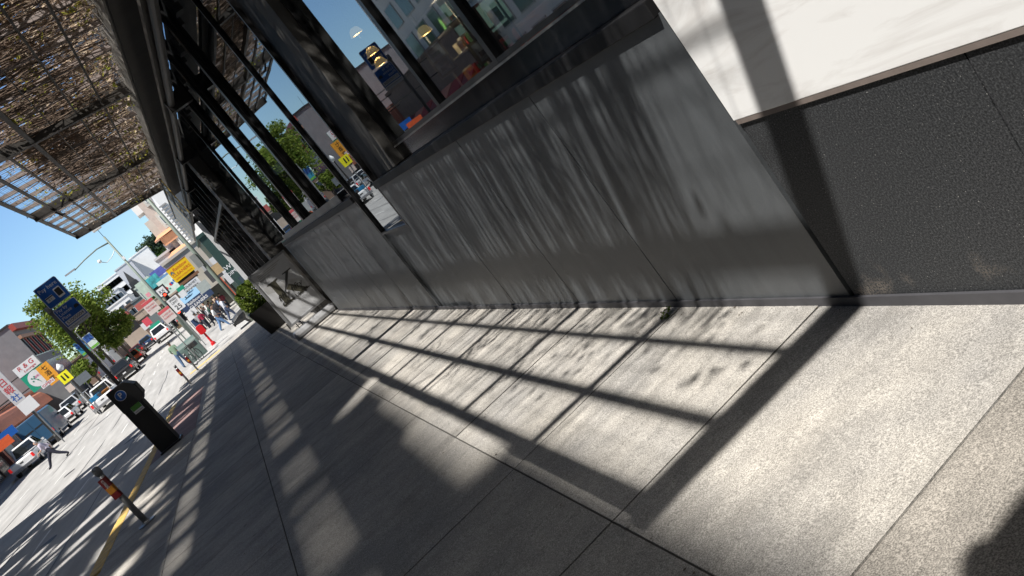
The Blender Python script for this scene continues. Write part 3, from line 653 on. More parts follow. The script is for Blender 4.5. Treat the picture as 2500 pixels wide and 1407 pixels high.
poly([(-.088, kz + .24), (.20, kz + kh - .03), (.12, kz + kh - .02), (.12, kz + kh), (.36, kz + kh), (.36, kz + kh - .02), (.28, kz + kh - .03), (.06, kz + .33)], 'letter_arm', KD, po, -.0175)
poly([(-.02, kz + .27), (.20, kz + .03), (.13, kz + .02), (.13, kz), (.43, kz), (.43, kz + .02), (.36, kz + .04), (.10, kz + .345)], 'letter_leg', KM, po, -.0185)
text('fifty fifty', .19, M_INK, po, (.02, -.0215, kz + .20), width=.66, shear=.3); text('Cafe & Lounge', .13, M_INK, po, (.04, -.0215, kz + .035), width=.68, bold=.002)
for i in range(3): plate(po, 'small_print', -.34, .30 - .1 * i, 1.655 - i * .04, 1.67 - i * .04, -.0165, mat('small_print', (.40, .39, .36), .5), t=.001)
text('BREAKFAST  LUNCH', .05, KD, po, (-.22, -.0165, 1.53), width=.25)
k = MB()
prof = [(-.52, -.17), (.52, -.17), (.56, -.1), (.56, .1), (.52, .17), (-.52, .17), (-.56, .1), (-.56, -.1)]
k.loft([[(x, y, 0.03) for x, y in prof], [(x * 1.02, y * 1.05, .1) for x, y in prof], [(x * .97, y * .8, .18) for x, y in prof], [(x * .9, y * .5, .205) for x, y in prof]])
k.build('water_base', mat('grey_plastic', (.30, .305, .315), .35, .05), t, bevel=.01)
for xx in (-.3, .3):
    MB().tube([(xx - .05, 0, .2), (xx - .05, 0, .34)], .012, 6).tube([(xx + .05, 0, .2), (xx + .05, 0, .34)], .012, 6).tube([(xx - .1, -.03, .27), (xx + .1, -.03, .27)], .01, 6).build('spring', M_BLACK, t)
for xx in (-.53, .51): MB().box(xx, xx + .02, -.04, .04, .3, .46).build('corner_clip', M_BLACK, t)

# planter with clipped bush
q = (1.08, 27.5); t = thing('planter', 'black tapered planter box with a round green bush behind the pavement sign', 'planter', (q[0], q[1], sz(q[1])))
MB().loft([[(-a, -a, z), (a, -a, z), (a, a, z), (-a, a, z)] for z, a in ((0, .40), (.85, .55), (.9, .56), (.9, .5), (.86, .5))]).build('box', mat('planter_black', (.012, .011, .011), .5, .2), t)
def leafball(c, r, n, sz_, m_, parent, name='foliage', flat_=1.0, hollow=.75):
    k = MB()
    for i in range(n):
        d = Vector((random.gauss(0, 1), random.gauss(0, 1), random.gauss(0, 1))).normalized()
        p = Vector(c) + Vector((d.x * r, d.y * r, d.z * r * flat_)) * (rnd(hollow, 1.02) + .06 * math.sin(9 * d.x + 5 * d.z))
        u = (d + Vector((random.gauss(0, .7), random.gauss(0, .7), random.gauss(0, .7)))).normalized(); v = u.cross(Vector((rnd(-1, 1), rnd(-1, 1), rnd(-1, 1)))).normalized(); s_ = sz_ * rnd(.6, 1.3)
        k.quad([p - u * s_, p + v * s_ * .6, p + u * s_, p - v * s_ * .6])
    return k.build(name, m_, parent)
leafball((-.05, 0, 1.28), .52, 3600, .045, M_LEAF, t)

# weed in the wall joint, leaf litter
t = thing('weed', 'small green weed growing from the joint at the foot of the grey stone wall', 'weed', (1.80, 4.06, sz(4.06)))
k = MB()
for i in range(38):
    p = Vector((rnd(-.05, .03), rnd(-.02, .02), rnd(.0, .05))); u = Vector((rnd(-1, 1), rnd(-1, 1), rnd(0, 1))).normalized(); v = u.cross(Vector((0, 0, 1))); s_ = rnd(.007, .015); k.quad([p - u * s_, p + v * s_, p + u * s_, p - v * s_])
k.build('leaves', M_LEAF, t)

k = MB()
for i in range(420):
    if random.random() < .5: x, y = 1.86 - abs(random.gauss(0, .09)), rnd(2.2, 20)
    elif random.random() < .5: x, y = .57 + random.gauss(0, .03), rnd(2, 22)
    else: x, y = rnd(-3, 1.8), rnd(1.4, 20)
    a = rnd(0, 6.3); s_ = rnd(.003, .011); u = Vector((math.cos(a), math.sin(a), rnd(-.2, .2))) * s_; v = Vector((-math.sin(a), math.cos(a), rnd(-.2, .4))) * s_ * rnd(.25, .6); c = Vector((x, y, sz(y) + .004))
    k.quad([c - u, c - v, c + u, c + v])
struct(k.build('leaf_litter', mat('litter', (.10, .08, .055), .9, .6, 30)), 'stuff')

# street lamp masts
def mast(x, y, z0, h, label, arm=True):
    t = thing('street_lamp', label, 'street lamp', (x, y, z0), 0)
    MB().tube([(0, 0, 0), (0, 0, h * .3), (0, 0, h)], [.13, .11, .07], 12).build('mast', M_POLE, t, smooth=True)
    return t
p = PY(271, 598, 64); t = mast(p.x, p.y, sz(64), 9.6, 'green mast with a long curved lamp arm and a white box on top')
MB().tube([(0, 0, 9.1), (-.9, 0, 9.22), (-2.0, 0, 9.12), (-2.9, 0, 8.95)], [.06, .05, .045, .04], 8).build('arm', M_POLE, t, smooth=True)
MB().loft([[(-2.8 - a, y_, 8.97 + z_) for y_, z_ in ((-.1, 0), (.1, 0), (.08, .1), (-.08, .1))] for a in (0, .5, .8)]).build('lamp_head', M_GALV, t)
MB().tube([(0, 0, 8.5), (-.5, 0, 8.2), (-1.0, 0, 8.1), (-1.25, 0, 8.35)], .025, 6).build('camera_arm', M_GALV, t)
MB().blob((-1.3, 0, 8.45), .14).build('camera_dome', M_WHITE, t); MB().box(-.05, .12, -.12, .12, 7.55, 7.8).build('control_box', M_WHITE, t)
MB().box(-.32, .32, -.2, .2, 10.2, 10.9).build('antenna_box', mat('cream_plastic', (.62, .6, .56), .5), t, bevel=.03); MB().tube([(0, 0, 9.5), (0, 0, 11.8)], .02, 6).build('antenna_rod', M_TRIM, t)
p = PX(550, 697, .9); t = mast(p.x, 43.2, sz(43.2), 9.5, 'green grey traffic mast in front of the white stepped building', False)
MB().box(-.35, -.05, -.15, .15, 3.6, 4.3).build('signal_box', mat('signal_housing', (.25, .27, .27), .5), t)
MB().box(.1, .5, -.1, .1, 2.8, 3.3).build('control_box', mat('tan_box', (.5, .38, .22), .5), t)

# sign post with parking signs and speed limit
p = at(480, 872, 42); t = thing('sign_post', 'thin grey pole with two red and white parking signs beside the bicycle', 'road sign', (p.x, p.y, sz(p.y)))
d = p.y; H_ = PY(375, 738, d)
MB().tube([(0, 0, 0), (0, 0, 3.9)], .03, 8).build('pole', M_GALV, t)
SP = mat('sign_pink_white', (.66, .6, .6), .5, .03); SR = mat('sign_faded_red', (.6, .1, .12), .5)
def parking(x0, z0, w_, h_, l1, l2):
    o = plate(t, 'sign', x0, x0 + w_, z0, z0 + h_, -.05, SP, .03); plate(o, 'sign_head', x0, x0 + w_, z0 + h_ - .16, z0 + h_ - .01, -.055, SR)
    for i, s_ in enumerate((l1, l2)): text(s_, .13, SR, o, (x0 + w_ / 2, -.058, z0 + h_ - .3 - i * .16), width=w_ * .8)
parking(-.30, 3.25, .62, .72, 'TOW-AWAY', 'NO STOPPING'); parking(.02, 2.45, .62, .72, '2 HOUR', 'PARKING')
p = at(455, 790, 50); t = thing('sign_post', 'speed limit 25 sign on a thin pole before the blue awning', 'road sign', (p.x, p.y, sz(p.y)))
MB().tube([(0, 0, 0), (0, 0, 3.3)], .03, 8).build('pole', M_GALV, t); c = PY(430, 742, p.y) - Vector((p.x, p.y, sz(p.y)))
o = plate(t, 'sign', c.x - .34, c.x + .34, c.z - .46, c.z + .46, -.05, M_SIGNW, .04)
text('SPEED', .18, M_INK, o, (c.x, -.06, c.z + .32)); text('LIMIT', .18, M_INK, o, (c.x, -.06, c.z + .12)); text('25', .42, M_INK, o, (c.x, -.06, c.z - .22))

# traffic signals, fire alarm post, cabinet, bicycle
def signal(px, py, d, label, lit):
    c = at(px, py, d); t = thing('traffic_signal', label, 'traffic light', (c.x, c.y, roadz(c.x, c.y)), 0, 'traffic signals at the crossing'); h = c.z - roadz(c.x, c.y)
    MB().tube([(0, 0, 0), (0, 0, h + .3)], .05, 8).build('pole', M_POLE, t)
    MB().box(.06, .36, -.12, .12, h - .5, h + .5).build('housing', M_TRIM, t, bevel=.02)
    for i, mcol in enumerate((mat('signal_red', (.9, .06, .03), .4, 0, emit=2.2), M_TRIM, M_TRIM)):
        MB().disc((.21, -.125, h + .3 - i * .3), .11).build('lens', mcol if lit else M_TRIM, t); MB().tube([(.21, -.12, h + .3 - i * .3), (.21, -.25, h + .33 - i * .3)], [.13, .13], 8, cap=False).build('visor', M_TRIM, t)
signal(404, 732, 62, 'traffic light showing red above the faded parking signs', True)
signal(438, 775, 60, 'lower traffic light with orange red lamp left of the blue awning', True)
signal(418, 790, 66, 'small dark traffic light seen edge on near the white vehicle', False)
p = at(515, 832, 46); t = thing('fire_alarm_post', 'bright red fire alarm post beside the green cabinet', 'alarm post', (p.x, p.y, sz(p.y)))
FRD = paint('fire_red', (.62, .015, .02))
MB().tube([(0, 0, 0), (0, 0, .15), (0, 0, .2), (0, 0, .85)], [.15, .13, .07, .06], 10).build('post', FRD, t); MB().loft([[(-a, -.15, z), (a, -.15, z), (a, .15, z), (-a, .15, z)] for z, a in ((.82, .14), (.9, .2), (1.25, .2), (1.36, .12))]).build('box', FRD, t, bevel=.02)
MB().box(.2, .26, -.12, .12, .9, 1.25).build('door', M_TRIM, t)
p = at(486, 880, 44.5); t = thing('utility_cabinet', 'rounded green utility cabinet on the sidewalk behind the bicycle', 'cabinet', (p.x + .1, p.y, sz(p.y)))
n = 9; k = MB(); R_ = [[(-.75 + 1.5 * i / 1, -.45 * math.cos(PI * j / 8) * 1.0, .95 + .45 * math.sin(PI * j / 8)) for j in range(9)] + [(-.75 + 1.5 * i, .45, 0), (-.75 + 1.5 * i, -.45, 0)] for i in (0, 1)]
k.loft(R_); k.build('shell', M_LOCKER, t); MB().box(-.7, -.03, -.458, -.452, .1, .95).build('door', M_LOCKER, t); MB().box(.03, .7, -.458, -.452, .1, .95).build('door', M_LOCKER, t); t.scale = (.72, .8, .86)
p = at(492, 886, 41.5); t = thing('bicycle', 'black bicycle parked against the sign pole', 'bicycle', (p.x, p.y, sz(p.y)), math.radians(70))
def ring(c, r, rr, n=20):
    k = MB(); P = [(c[0] + r * math.cos(2 * PI * i / n), c[1], c[2] + r * math.sin(2 * PI * i / n)) for i in range(n + 1)]; return k.tube(P, rr, 6)
for xx in (-.52, .52):
    o = ring((xx, 0, .34), .32, .02).build('wheel', M_RUBBER, t); k = MB()
    for i in range(10): a = PI * i / 10; k.tube([(xx - .3 * math.cos(a), 0, .34 - .3 * math.sin(a)), (xx + .3 * math.cos(a), 0, .34 + .3 * math.sin(a))], .003, 3)
    k.build('spokes', M_CHROME, o)
MB().tube([(-.52, 0, .34), (-.05, 0, .3), (.4, 0, .82), (-.2, 0, .82), (-.05, 0, .3)], .018, 6).tube([(-.52, 0, .34), (-.2, 0, .82)], .014, 6).tube([(-.2, 0, .82), (-.23, 0, .95)], .015, 6).tube([(.52, 0, .34), (.4, 0, .82), (.36, 0, 1.0)], .018, 6).build('frame', M_BLACK, t)
MB().box(-.35, -.12, -.07, .07, .95, 1.0).build('saddle', M_RUBBER, t, bevel=.02); MB().tube([(.42, -.3, 1.02), (.36, 0, 1.02), (.42, .3, 1.02)], .014, 6).build('handlebar', M_BLACK, t)
MB().box(.5, .85, -.17, .17, .75, 1.0).build('basket', M_TRIM, t)

# ================================================================== VEHICLES
def vehicle(name, label, cat, kind, col, loc_, L=4.6, W=1.85, Hh=1.6, rz=0, group='vehicles in the street', metal=0, extra=None):
    t = thing(name, label, cat, loc_, rz, group); pm = paint('paint_%s' % '_'.join('%d' % (c * 999) for c in col), col, .3, metal=metal)
    h = W / 2; l = L / 2; belt = Hh * (.56 if kind in ('suv', 'hatch') else .60 if kind == 'sedan' else .56)
    def ringy(y, z0, z1, hw, r=.12):
        return [(-hw + r * .6, y, z0), (hw - r * .6, y, z0), (hw, y, z0 + r), (hw, y, z1 - r), (hw - r, y, z1), (-hw + r, y, z1), (-hw, y, z1 - r), (-hw, y, z0 + r)]
    if kind == 'van':
        MB().loft([ringy(-l, .38, Hh - .04, h - .03), ringy(-l + .06, .32, Hh, h), ringy(l * .45, .32, Hh, h), ringy(l * .62, .32, Hh * .8, h), ringy(l * .7, .32, Hh * .52, h - .02), ringy(l, .38, Hh * .44, h - .1)]).build('body', pm, t, bevel=.02)
    else:
        st = [(-l, .40, belt - .10, h - .10), (-l + .10, .32, belt - .01, h - .02), (-l * .4, .28, belt, h), (l * .45, .28, belt, h), (l * .82, .30, belt - (.10 if kind != 'sedan' else .14), h - .03), (l - .06, .34, belt - .22, h - .10), (l, .40, belt - .30, h - .16)]
        MB().loft([ringy(*s_) for s_ in st]).build('body', pm, t, smooth=False, bevel=.025)
        if kind == 'pickup': g0, g1, r0, r1 = -l * .02, l * .52, l * .05, l * .34
        elif kind == 'sedan': g0, g1, r0, r1 = -l * .72, l * .42, -l * .42, l * .14
        elif kind == 'hatch': g0, g1, r0, r1 = -l * .95, l * .48, -l * .78, l * .2
        else: g0, g1, r0, r1 = -l * .97, l * .50, -l * .84, l * .26
        a = h - .06; b_ = h - .22; z0, z1 = belt - .03, Hh
        cab = MB().loft([[(-a, g0, z0), (a, g0, z0), (a, g1, z0), (-a, g1, z0)], [(-b_, r0, z1 - .05), (b_, r0, z1 - .05), (b_, r1, z1 - .05), (-b_, r1, z1 - .05)], [(-b_ + .08, r0 + .08, z1), (b_ - .08, r0 + .08, z1), (b_ - .08, r1 - .1, z1), (-b_ + .08, r1 - .1, z1)]]).build('cabin', pm, t, bevel=.02)
        def pane(P, name):  # inset panel set 4 mm proud
            c = sum((Vector(p) for p in P), Vector()) / 4; nrm = (Vector(P[1]) - Vector(P[0])).cross(Vector(P[3]) - Vector(P[0])).normalized()
            Q = [c + (Vector(p) - c) * .84 + nrm * .008 for p in P]; MB().quad(Q).build(name, M_CARGLASS, t)
        zt = z1 - .05; zb = z0 + .05
        pane([(-a, g0, zb), (a, g0, zb), (b_, r0, zt), (-b_, r0, zt)], 'rear_window')
        pane([(a, g1, zb), (-a, g1, zb), (-b_, r1, zt), (b_, r1, zt)], 'windscreen')
        ym = (g0 + g1) / 2; rm = (r0 + r1) / 2
        for s_ in (-1, 1):
            for (ya, yb, ra, rb) in ((g0, ym, r0, rm), (ym, g1, rm, r1)):
                P = [(s_ * a, ya, zb), (s_ * a, yb, zb), (s_ * b_, rb, zt), (s_ * b_, ra, zt)]
                pane(P if s_ > 0 else [P[1], P[0], P[3], P[2]], 'side_window')
        if kind == 'pickup':
            MB().box(-h + .1, h - .1, -l + .12, g0 - .06, belt + .004, belt + .008).build('bed', M_TRIM, t)
            MB().box(-.12, .12, -l - .012, -l - .006, belt - .28, belt - .2).build('tailgate_handle', M_TRIM, t)
    if kind == 'van':
        for s_ in (-1, 1): MB().box(s_ * .42 - .36, s_ * .42 + .36, -l - .012, -l - .006, Hh * .62, Hh * .66).build('door_hinge_bar', M_TRIM, t)
        MB().box(-.008, .008, -l - .01, -l - .004, .45, Hh - .15).build('door_seam', M_TRIM, t)
        MB().quad([(-h * .8, l * .72, Hh * .52), (h * .8, l * .72, Hh * .52), (h * .8, l * .55, Hh * .86), (-h * .8, l * .55, Hh * .86)]).build('windscreen', M_CARGLASS, t)
    for xx in (-1, 1):
        for yy_ in (-.62, .62):
            o = MB().tube([(xx * (h - .2), yy_ * l, .34), (xx * (h + .01), yy_ * l, .34)], .34, 16).build('wheel', M_RUBBER, t)
            MB().tube([(xx * (h + .011), yy_ * l, .34), (xx * (h + .02), yy_ * l, .34)], .21, 12).build('rim', M_CHROME, o)
        zt = (belt - .02 if kind != 'van' else Hh * .42); MB().box(xx * (h - .14) - .08, xx * (h - .14) + .08, -l - .03, -l + .05, zt - .36, zt - .08).build('tail_light', M_REDL, t)
        MB().box(xx * (h - .3) - .16, xx * (h - .3) + .16, l - .08, l + .01, belt - .5 if kind != 'van' else .7, belt - .36 if kind != 'van' else .86).build('headlight', M_HEADL, t)
        MB().box(xx * (h + .02), xx * (h + .2), l * .36, l * .42, belt + .02, belt + .18).build('mirror', M_TRIM if kind == 'van' else pm, t)
    MB().box(-h + .06, h - .06, -l - .08, -l + .02, .34, .54).build('rear_bumper', M_CHROME if kind in ('pickup',) else M_TRIM, t, bevel=.02); MB().box(-h + .1, h - .1, l - .04, l + .06, .32, .5).build('front_bumper', M_TRIM, t, bevel=.02)
    MB().box(-.16, .16, -l - .09, -l - .082, .56, .68).build('number_plate', M_SIGNW, t)
    return t, belt, h, l
def on(px, py, d, back=0):
    p = at(px, py, d); return (p.x, p.y + back, roadz(p.x, p.y + back))
WHT = (.74, .75, .76)
vehicle('pickup_truck', 'white pickup parked at far left just behind the striding man', 'pickup', 'pickup', WHT, on(64, 1140, 55, 2.6), 5.4, 1.95, 1.78)
vehicle('delivery_van', 'blue delivery van with grey side parked behind the white pickup', 'van', 'van', (.035, .10, .19), on(112, 1078, 63, 3.0), 6.2, 2.15, 2.65)
vehicle('parked_car', 'small white car parked directly behind the blue van', 'car', 'hatch', (.7, .71, .73), on(176, 1044, 72, 2.2), 4.2, 1.8, 1.5)
vehicle('parked_car', 'silver suv parked beyond the small white car', 'car', 'suv', (.42, .43, .45), on(205, 1026, 79, 2.4), 4.7, 1.9, 1.7, metal=.3)
t, b_, h_, l_ = vehicle('pickup_truck', 'white pickup with a ladder rack driving away in the traffic lane', 'pickup', 'pickup', WHT, on(272, 998, 60, 2.6), 5.4, 1.95, 1.75)
for xx in (-.85, .85):
    MB().tube([(xx, -2.4, b_), (xx, -2.4, 1.95), (xx, 1.6, 1.95)], .025, 6).build('ladder_rack', M_WHITE, t); MB().tube([(xx, -.3, b_), (xx, -.3, 1.95)], .025, 6).build('rack_post', M_WHITE, t)
MB().box(-.8, -.1, -2.2, -.4, b_ - .05, b_ + .3).build('blue_tarp', mat('blue_tarp', (.03, .25, .5), .5), t); MB().box(.15, .7, -2.2, -.8, b_ - .05, b_ + .2).build('orange_tool_box', mat('orange_box', (.8, .3, .05), .5), t)
vehicle('car', 'black suv with bright red tail lights stopped behind the pay station', 'car', 'suv', (.012, .012, .014), on(322, 930, 76, 2.4), 4.8, 1.95, 1.8)
vehicle('car', 'orange hatchback in front of the black suv', 'car', 'hatch', (.5, .09, .03), on(352, 903, 87, 2.2), 4.2, 1.8, 1.55)
vehicle('car', 'dark red sedan between the orange hatchback and the parked row', 'car', 'sedan', (.09, .01, .015), on(352, 880, 98, 2.2), 4.5, 1.8, 1.45)
vehicle('car', 'dark blue car with red lamps just left of the white suv', 'car', 'sedan', (.02, .05, .12), on(379, 861, 104, 2.2), 4.5, 1.8, 1.45)
vehicle('car', 'white suv driving away beneath the footbridge', 'car', 'suv', WHT, on(417, 841, 97, 2.4), 4.9, 2.0, 1.85)
vehicle('car', 'silver grey car beyond the white suv, right of it', 'car', 'sedan', (.3, .31, .33), on(449, 824, 104, 2.2), 4.5, 1.8, 1.45, metal=.3)
vehicle('car', 'blue car ahead of the silver grey car', 'car', 'hatch', (.03, .06, .16), on(440, 815, 122, 2.2), 4.3, 1.8, 1.5)
vehicle('box_truck', 'white box truck parked beneath the leafy street tree', 'truck', 'van', (.78, .79, .80), on(284, 922, 100, 4), 7.5, 2.4, 3.5)
vehicle('car', 'black car waiting in the side street partly hidden by the planter bush', 'car', 'suv', (.014, .016, .02), (2.4, 46.6, roadz(2.4, 46.6)), 4.7, 1.85, 1.6, rz=math.radians(90))

# ================================================================== PEOPLE
SKIN = mat('skin', (.42, .25, .18), .55, .06); HAIRD = mat('dark_hair', (.02, .016, .014), .6, .2, 30); HAIRG = mat('grey_hair', (.35, .34, .33), .7, .2, 30)
def cloth(c): return mat('cloth_%d_%d_%d' % tuple(int(v * 999) for v in c), c, .85, .15, 9, bump=.2, bscale=30)
def person(label, pos, rz=0, shirt=(.6, .6, .6), trousers=(.05, .06, .09), shoes=(.03, .03, .03), lean=.0, stride=.25, arm=.2, hair=HAIRD, h=1.72, group=None, fingers=False, bald=False, bend=(.15, .15), headturn=0):
    t = thing('person', label, 'person', pos, rz, group); s_ = h / 1.72
    J = []; Rr = []; Tg = []; Ed = []
    def j(p, r, tg, par=None):
        J.append(Vector(p) * s_); Rr.append(r * s_ * (1.0 if tg == 2 else 1.14)); Tg.append(tg); i = len(J) - 1
        if par is not None: Ed.append((par, i))
        return i
    def up(x, dy, z): d_ = z - .92; return (x, dy + math.sin(lean) * d_, .92 + math.cos(lean) * d_)
    pel = j((0, 0, .92), .135, 1); sp = j(up(0, 0, 1.08), .125, 0, pel); ch = j(up(0, .0, 1.30), .15, 0, sp); ne = j(up(0, .0, 1.44), .075, 0, ch); n2 = j(up(0, .015, 1.50), .055, 2, ne)
    hd = j(up(0, .03, 1.58), .085, 2, n2); h2 = j(up(0, .035, 1.66), .092, 2, hd); j(up(0, .03, 1.715), .06, 2, h2); j(up(0, .125, 1.60), .018, 2, hd)
    for sd in (-1, 1):
        st = stride * sd
        hp = j((sd * .095, 0, .88), .112, 1, pel); kn = j((sd * .10, st * .55 + .05 * (1 if sd > 0 else .2), .48), .084, 1, hp)
        an = j((sd * .105, st * 1.15 - (.06 if sd < 0 else 0) * (stride > .1), .085 + (.05 if sd < 0 and stride > .3 else 0)), .058, 1, kn); j((sd * .11, st * 1.15 + .15, .04), .036, 3, an)
        sh = j(up(sd * .185, 0, 1.385), .068, 0, ch); el = j(up(sd * .235, -st * arm * 1.6 - .03, 1.12), .046, 0, sh); wr = j(up(sd * .22, -st * arm * 2.6 + bend[(sd + 1) // 2], .92 + bend[(sd + 1) // 2] * .6), .032, 0 if not fingers else 2, el)
        pa = j(Vector(J[wr]) / s_ + Vector((0, .02, -.075)), .034, 2, wr)
        for f in range(5 if fingers else 2):
            j(Vector(J[pa]) / s_ + Vector((sd * (.018 - .012 * f) * (-1 if f == 4 else 1), .015 + .012 * (f == 4) - .012 * (f - 1.5), -.065 + .008 * abs(f - 1.4))), .010 if fingers else .018, 2, pa)
    me = bpy.data.meshes.new('body'); me.from_pydata([tuple(p) for p in J], Ed, []); o = bpy.data.objects.new('body', me); C.objects.link(o)
    o.modifiers.new('s', 'SKIN'); sk = me.skin_vertices[0].data
    for i, r in enumerate(Rr): sk[i].radius = (r, r * (.72 if i in (pel, sp, ch) else 1))
    sk[0].use_root = True; sb = o.modifiers.new('u', 'SUBSURF'); sb.levels = 1; sb.render_levels = 1
    dg = bpy.context.evaluated_depsgraph_get(); dg.update(); m2 = bpy.data.meshes.new_from_object(o.evaluated_get(dg)); bpy.data.objects.remove(o)
    m2.materials.clear()
    for x in (cloth(shirt), cloth(trousers), SKIN, cloth(shoes)): m2.materials.append(x)
    for f in m2.polygons:
        best = 1e9; bt = 0
        for a, b in Ed:
            ab = J[b] - J[a]; u = max(0, min(1, (f.center - J[a]).dot(ab) / max(ab.length_squared, 1e-9))); dd = (f.center - J[a] - ab * u).length - Rr[b] * .3
            if dd < best: best = dd; bt = Tg[b]
        f.material_index = bt; f.use_smooth = True
    m2.name = 'body'; o = bpy.data.objects.new('body', m2); C.objects.link(o); o.parent = t
    hc = Vector(up(0, .012, 1.66)) * s_; k = MB(); rows = []
    for i in range(6):
        ph = PI * .06 + PI * (.40 if bald else .56) * i / 5; rows.append([tuple(hc + Vector((.108 * math.sin(ph) * math.cos(a), -.01 + .118 * math.sin(ph) * math.sin(a) - (.02 if math.sin(a) > 0 else 0) * i, .112 * math.cos(ph))) * s_) for a in [2 * PI * q / 12 for q in range(12)]])
    if not bald: k.loft(list(reversed(rows))); k.build('hair', hair, t, smooth=True)
    else:
        k.loft([[tuple(hc + Vector((.104 * math.cos(a), -.015 + .112 * math.sin(a), zz)) * s_) for a in [PI + PI * q / 11 for q in range(12)]] for zz in (-.06, -.01, .03)], cap=False); k.build('hair', hair, t)
    return t
def foot(px, py, d): p = at(px, py, d); return (p.x, p.y, roadz(p.x, p.y))
person('balding man in a pale lilac shirt and dark trousers striding across the street', foot(157, 1136, 46), math.radians(82), (.50, .46, .56), (.012, .014, .03), (.012, .012, .012), lean=.36, stride=.52, arm=.16, hair=HAIRG, h=1.78, fingers=True, bald=True, bend=(.22, .1))
person('person in a green hooded top and blue jeans walking past the green cabinet', foot(452, 886, 48), math.radians(-10), (.16, .24, .17), (.06, .11, .2), (.3, .3, .3), lean=.12, stride=.22, fingers=True)
person('dark haired person in a white top and jeans crossing the side street', foot(553, 801, 54), math.radians(-90), (.74, .74, .73), (.12, .22, .4), (.3, .3, .3), lean=.08, stride=.26, fingers=True)
person('person in a pale grey jacket walking ahead of the one in white', foot(568, 772, 57), math.radians(-70), (.5, .52, .58), (.05, .07, .13), stride=.2)
CR = [(520, 772, 64, 'person in a white shirt and cap at the left of the corner crowd', (.72, .72, .72)), (532, 765, 63, 'person in dark green standing in the corner crowd', (.03, .09, .07)), (541, 755, 64, 'person in black at the middle of the corner crowd', (.02, .02, .025)),
      (503, 779, 65, 'person in crimson by the shop window under the blue awning', (.35, .02, .06)), (548, 748, 66, 'person in navy at the right of the corner crowd', (.03, .05, .14)), (556, 752, 65, 'person in light blue at the far right of the corner crowd', (.35, .48, .65)), (526, 750, 69, 'person in yellow green at the back of the corner crowd', (.5, .5, .15))]
CR += [(512, 768, 70, 'person in a dark jacket far behind in the corner crowd', (.05, .05, .06)), (538, 744, 71, 'person in a beige top far behind in the corner crowd', (.45, .36, .26)), (515, 756, 72, 'person in a white hooded top far behind in the corner crowd', (.7, .7, .7)), (561, 742, 69, 'person in a maroon coat at the far right of the corner crowd', (.2, .03, .05)), (497, 786, 67, 'person in grey leaning by the cleaners shop window', (.25, .26, .28)), (545, 771, 60, 'person in a black coat nearest the black car', (.015, .015, .02))]
for px, py, d, lb, c in CR: person(lb, foot(px, py + 8, d), rnd(-2, 2), c, (.03, .035, .05), stride=rnd(.02, .2), h=rnd(1.6, 1.78), group='people at the street corner')
person('person in a pale blue shirt on the far sidewalk beside the white pickup', (-18.2, 62, roadz(-17.2, 62) + .15), 1.0, (.35, .45, .65), (.03, .03, .04), stride=.1)

# ================================================================== TREES
def tree(label, base, h, r, zc, n, leaf, lm, nclump=22, trunk=.16, group=None, cat='tree', flat_=.85):
    t = thing('tree', label, cat, base, 0, group); k = MB()
    k.tube([(0, 0, -.3), (.05, 0, zc * .4), (0, .05, zc * .8), (.1, 0, zc + r * .3)], [trunk, trunk * .8, trunk * .6, trunk * .25], 8)
    CL = []
    for i in range(nclump):
        d = Vector((random.gauss(0, 1), random.gauss(0, 1), random.gauss(0, .9))).normalized() * r * rnd(.35, .95); CL.append((Vector((d.x, d.y, zc + d.z * flat_)), r * rnd(.22, .42)))
        k.tube([(0, 0, zc * .62), (d.x * .5, d.y * .5, zc * .8 + d.z * .3), tuple(CL[-1][0])], [trunk * .35, trunk * .2, trunk * .06], 5)
    k.build('trunk', mat('tree_bark', (.09, .075, .06), .9, .3, 6), t); k = MB()
    for i in range(n):
        c, cr = random.choice(CL); d = Vector((random.gauss(0, 1), random.gauss(0, 1), random.gauss(0, .8))).normalized() * cr * (random.random() ** .45); p = c + d
        u = Vector((random.gauss(0, 1), random.gauss(0, 1), random.gauss(0, .6))).normalized(); v = u.cross(Vector((rnd(-1, 1), rnd(-1, 1), rnd(-1, 1)))).normalized(); s_ = leaf * rnd(.6, 1.4)
        k.quad([p - u * s_, p + v * s_ * .6, p + u * s_, p - v * s_ * .6])
    k.build('crown', lm, t); return t
def grd(p): return (p.x, p.y, roadz(p.x, p.y) + .1)
c = PY(165, 770, 92); tree('large leafy tree left of the footbridge behind the blue signs', (c.x, 92, roadz(-13, 92)), 11, 3.9, c.z - roadz(-13, 92) - .2, 10500, .15, M_LEAF, 40)
c = PY(255, 800, 94); tree('lower darker part-shaded tree right beside the large leafy one', (c.x, 94, roadz(-9, 94)), 8, 2.7, c.z - roadz(-9, 94), 7000, .14, M_LEAF, 20)
c = PY(215, 900, 90); tree('small bright green tree above the white ladder rack pickup', (c.x, 90, roadz(-13, 90)), 5, 1.7, c.z - roadz(-13, 90), 3500, .12, M_LEAF, 12)
c = PY(395, 755, 135); tree('dark green tree behind the footbridge and the white suv', (c.x + 1, 135, roadz(-6, 135)), 6, 2.6, c.z - roadz(-6, 135) + .5, 4000, .16, M_LEAFD, 14)
c = PY(268, 850, 125); tree('small tree under the left end of the footbridge', (c.x, 125, roadz(-13, 125)), 5, 1.8, c.z - roadz(-13, 125), 2500, .14, M_LEAF, 10)
for px, py, r, lm, lb in ((372, 592, 5.0, M_EUC, 'tall blue green eucalyptus on the skyline'), (392, 600, 4.2, M_EUC, 'second eucalyptus beside the pale bay windowed house'), (378, 618, 4.2, M_LEAF, 'lighter green tree low on the hill behind the white slab'), (398, 625, 4.5, M_LEAFD, 'dark green tree on the hill left of the pagoda trim')):
    c = PY(px, py, 255); tree(lb, (c.x, 255, 4), c.z, r, c.z - 4, 2600, .34, lm, 18, .3, 'trees on the hill')

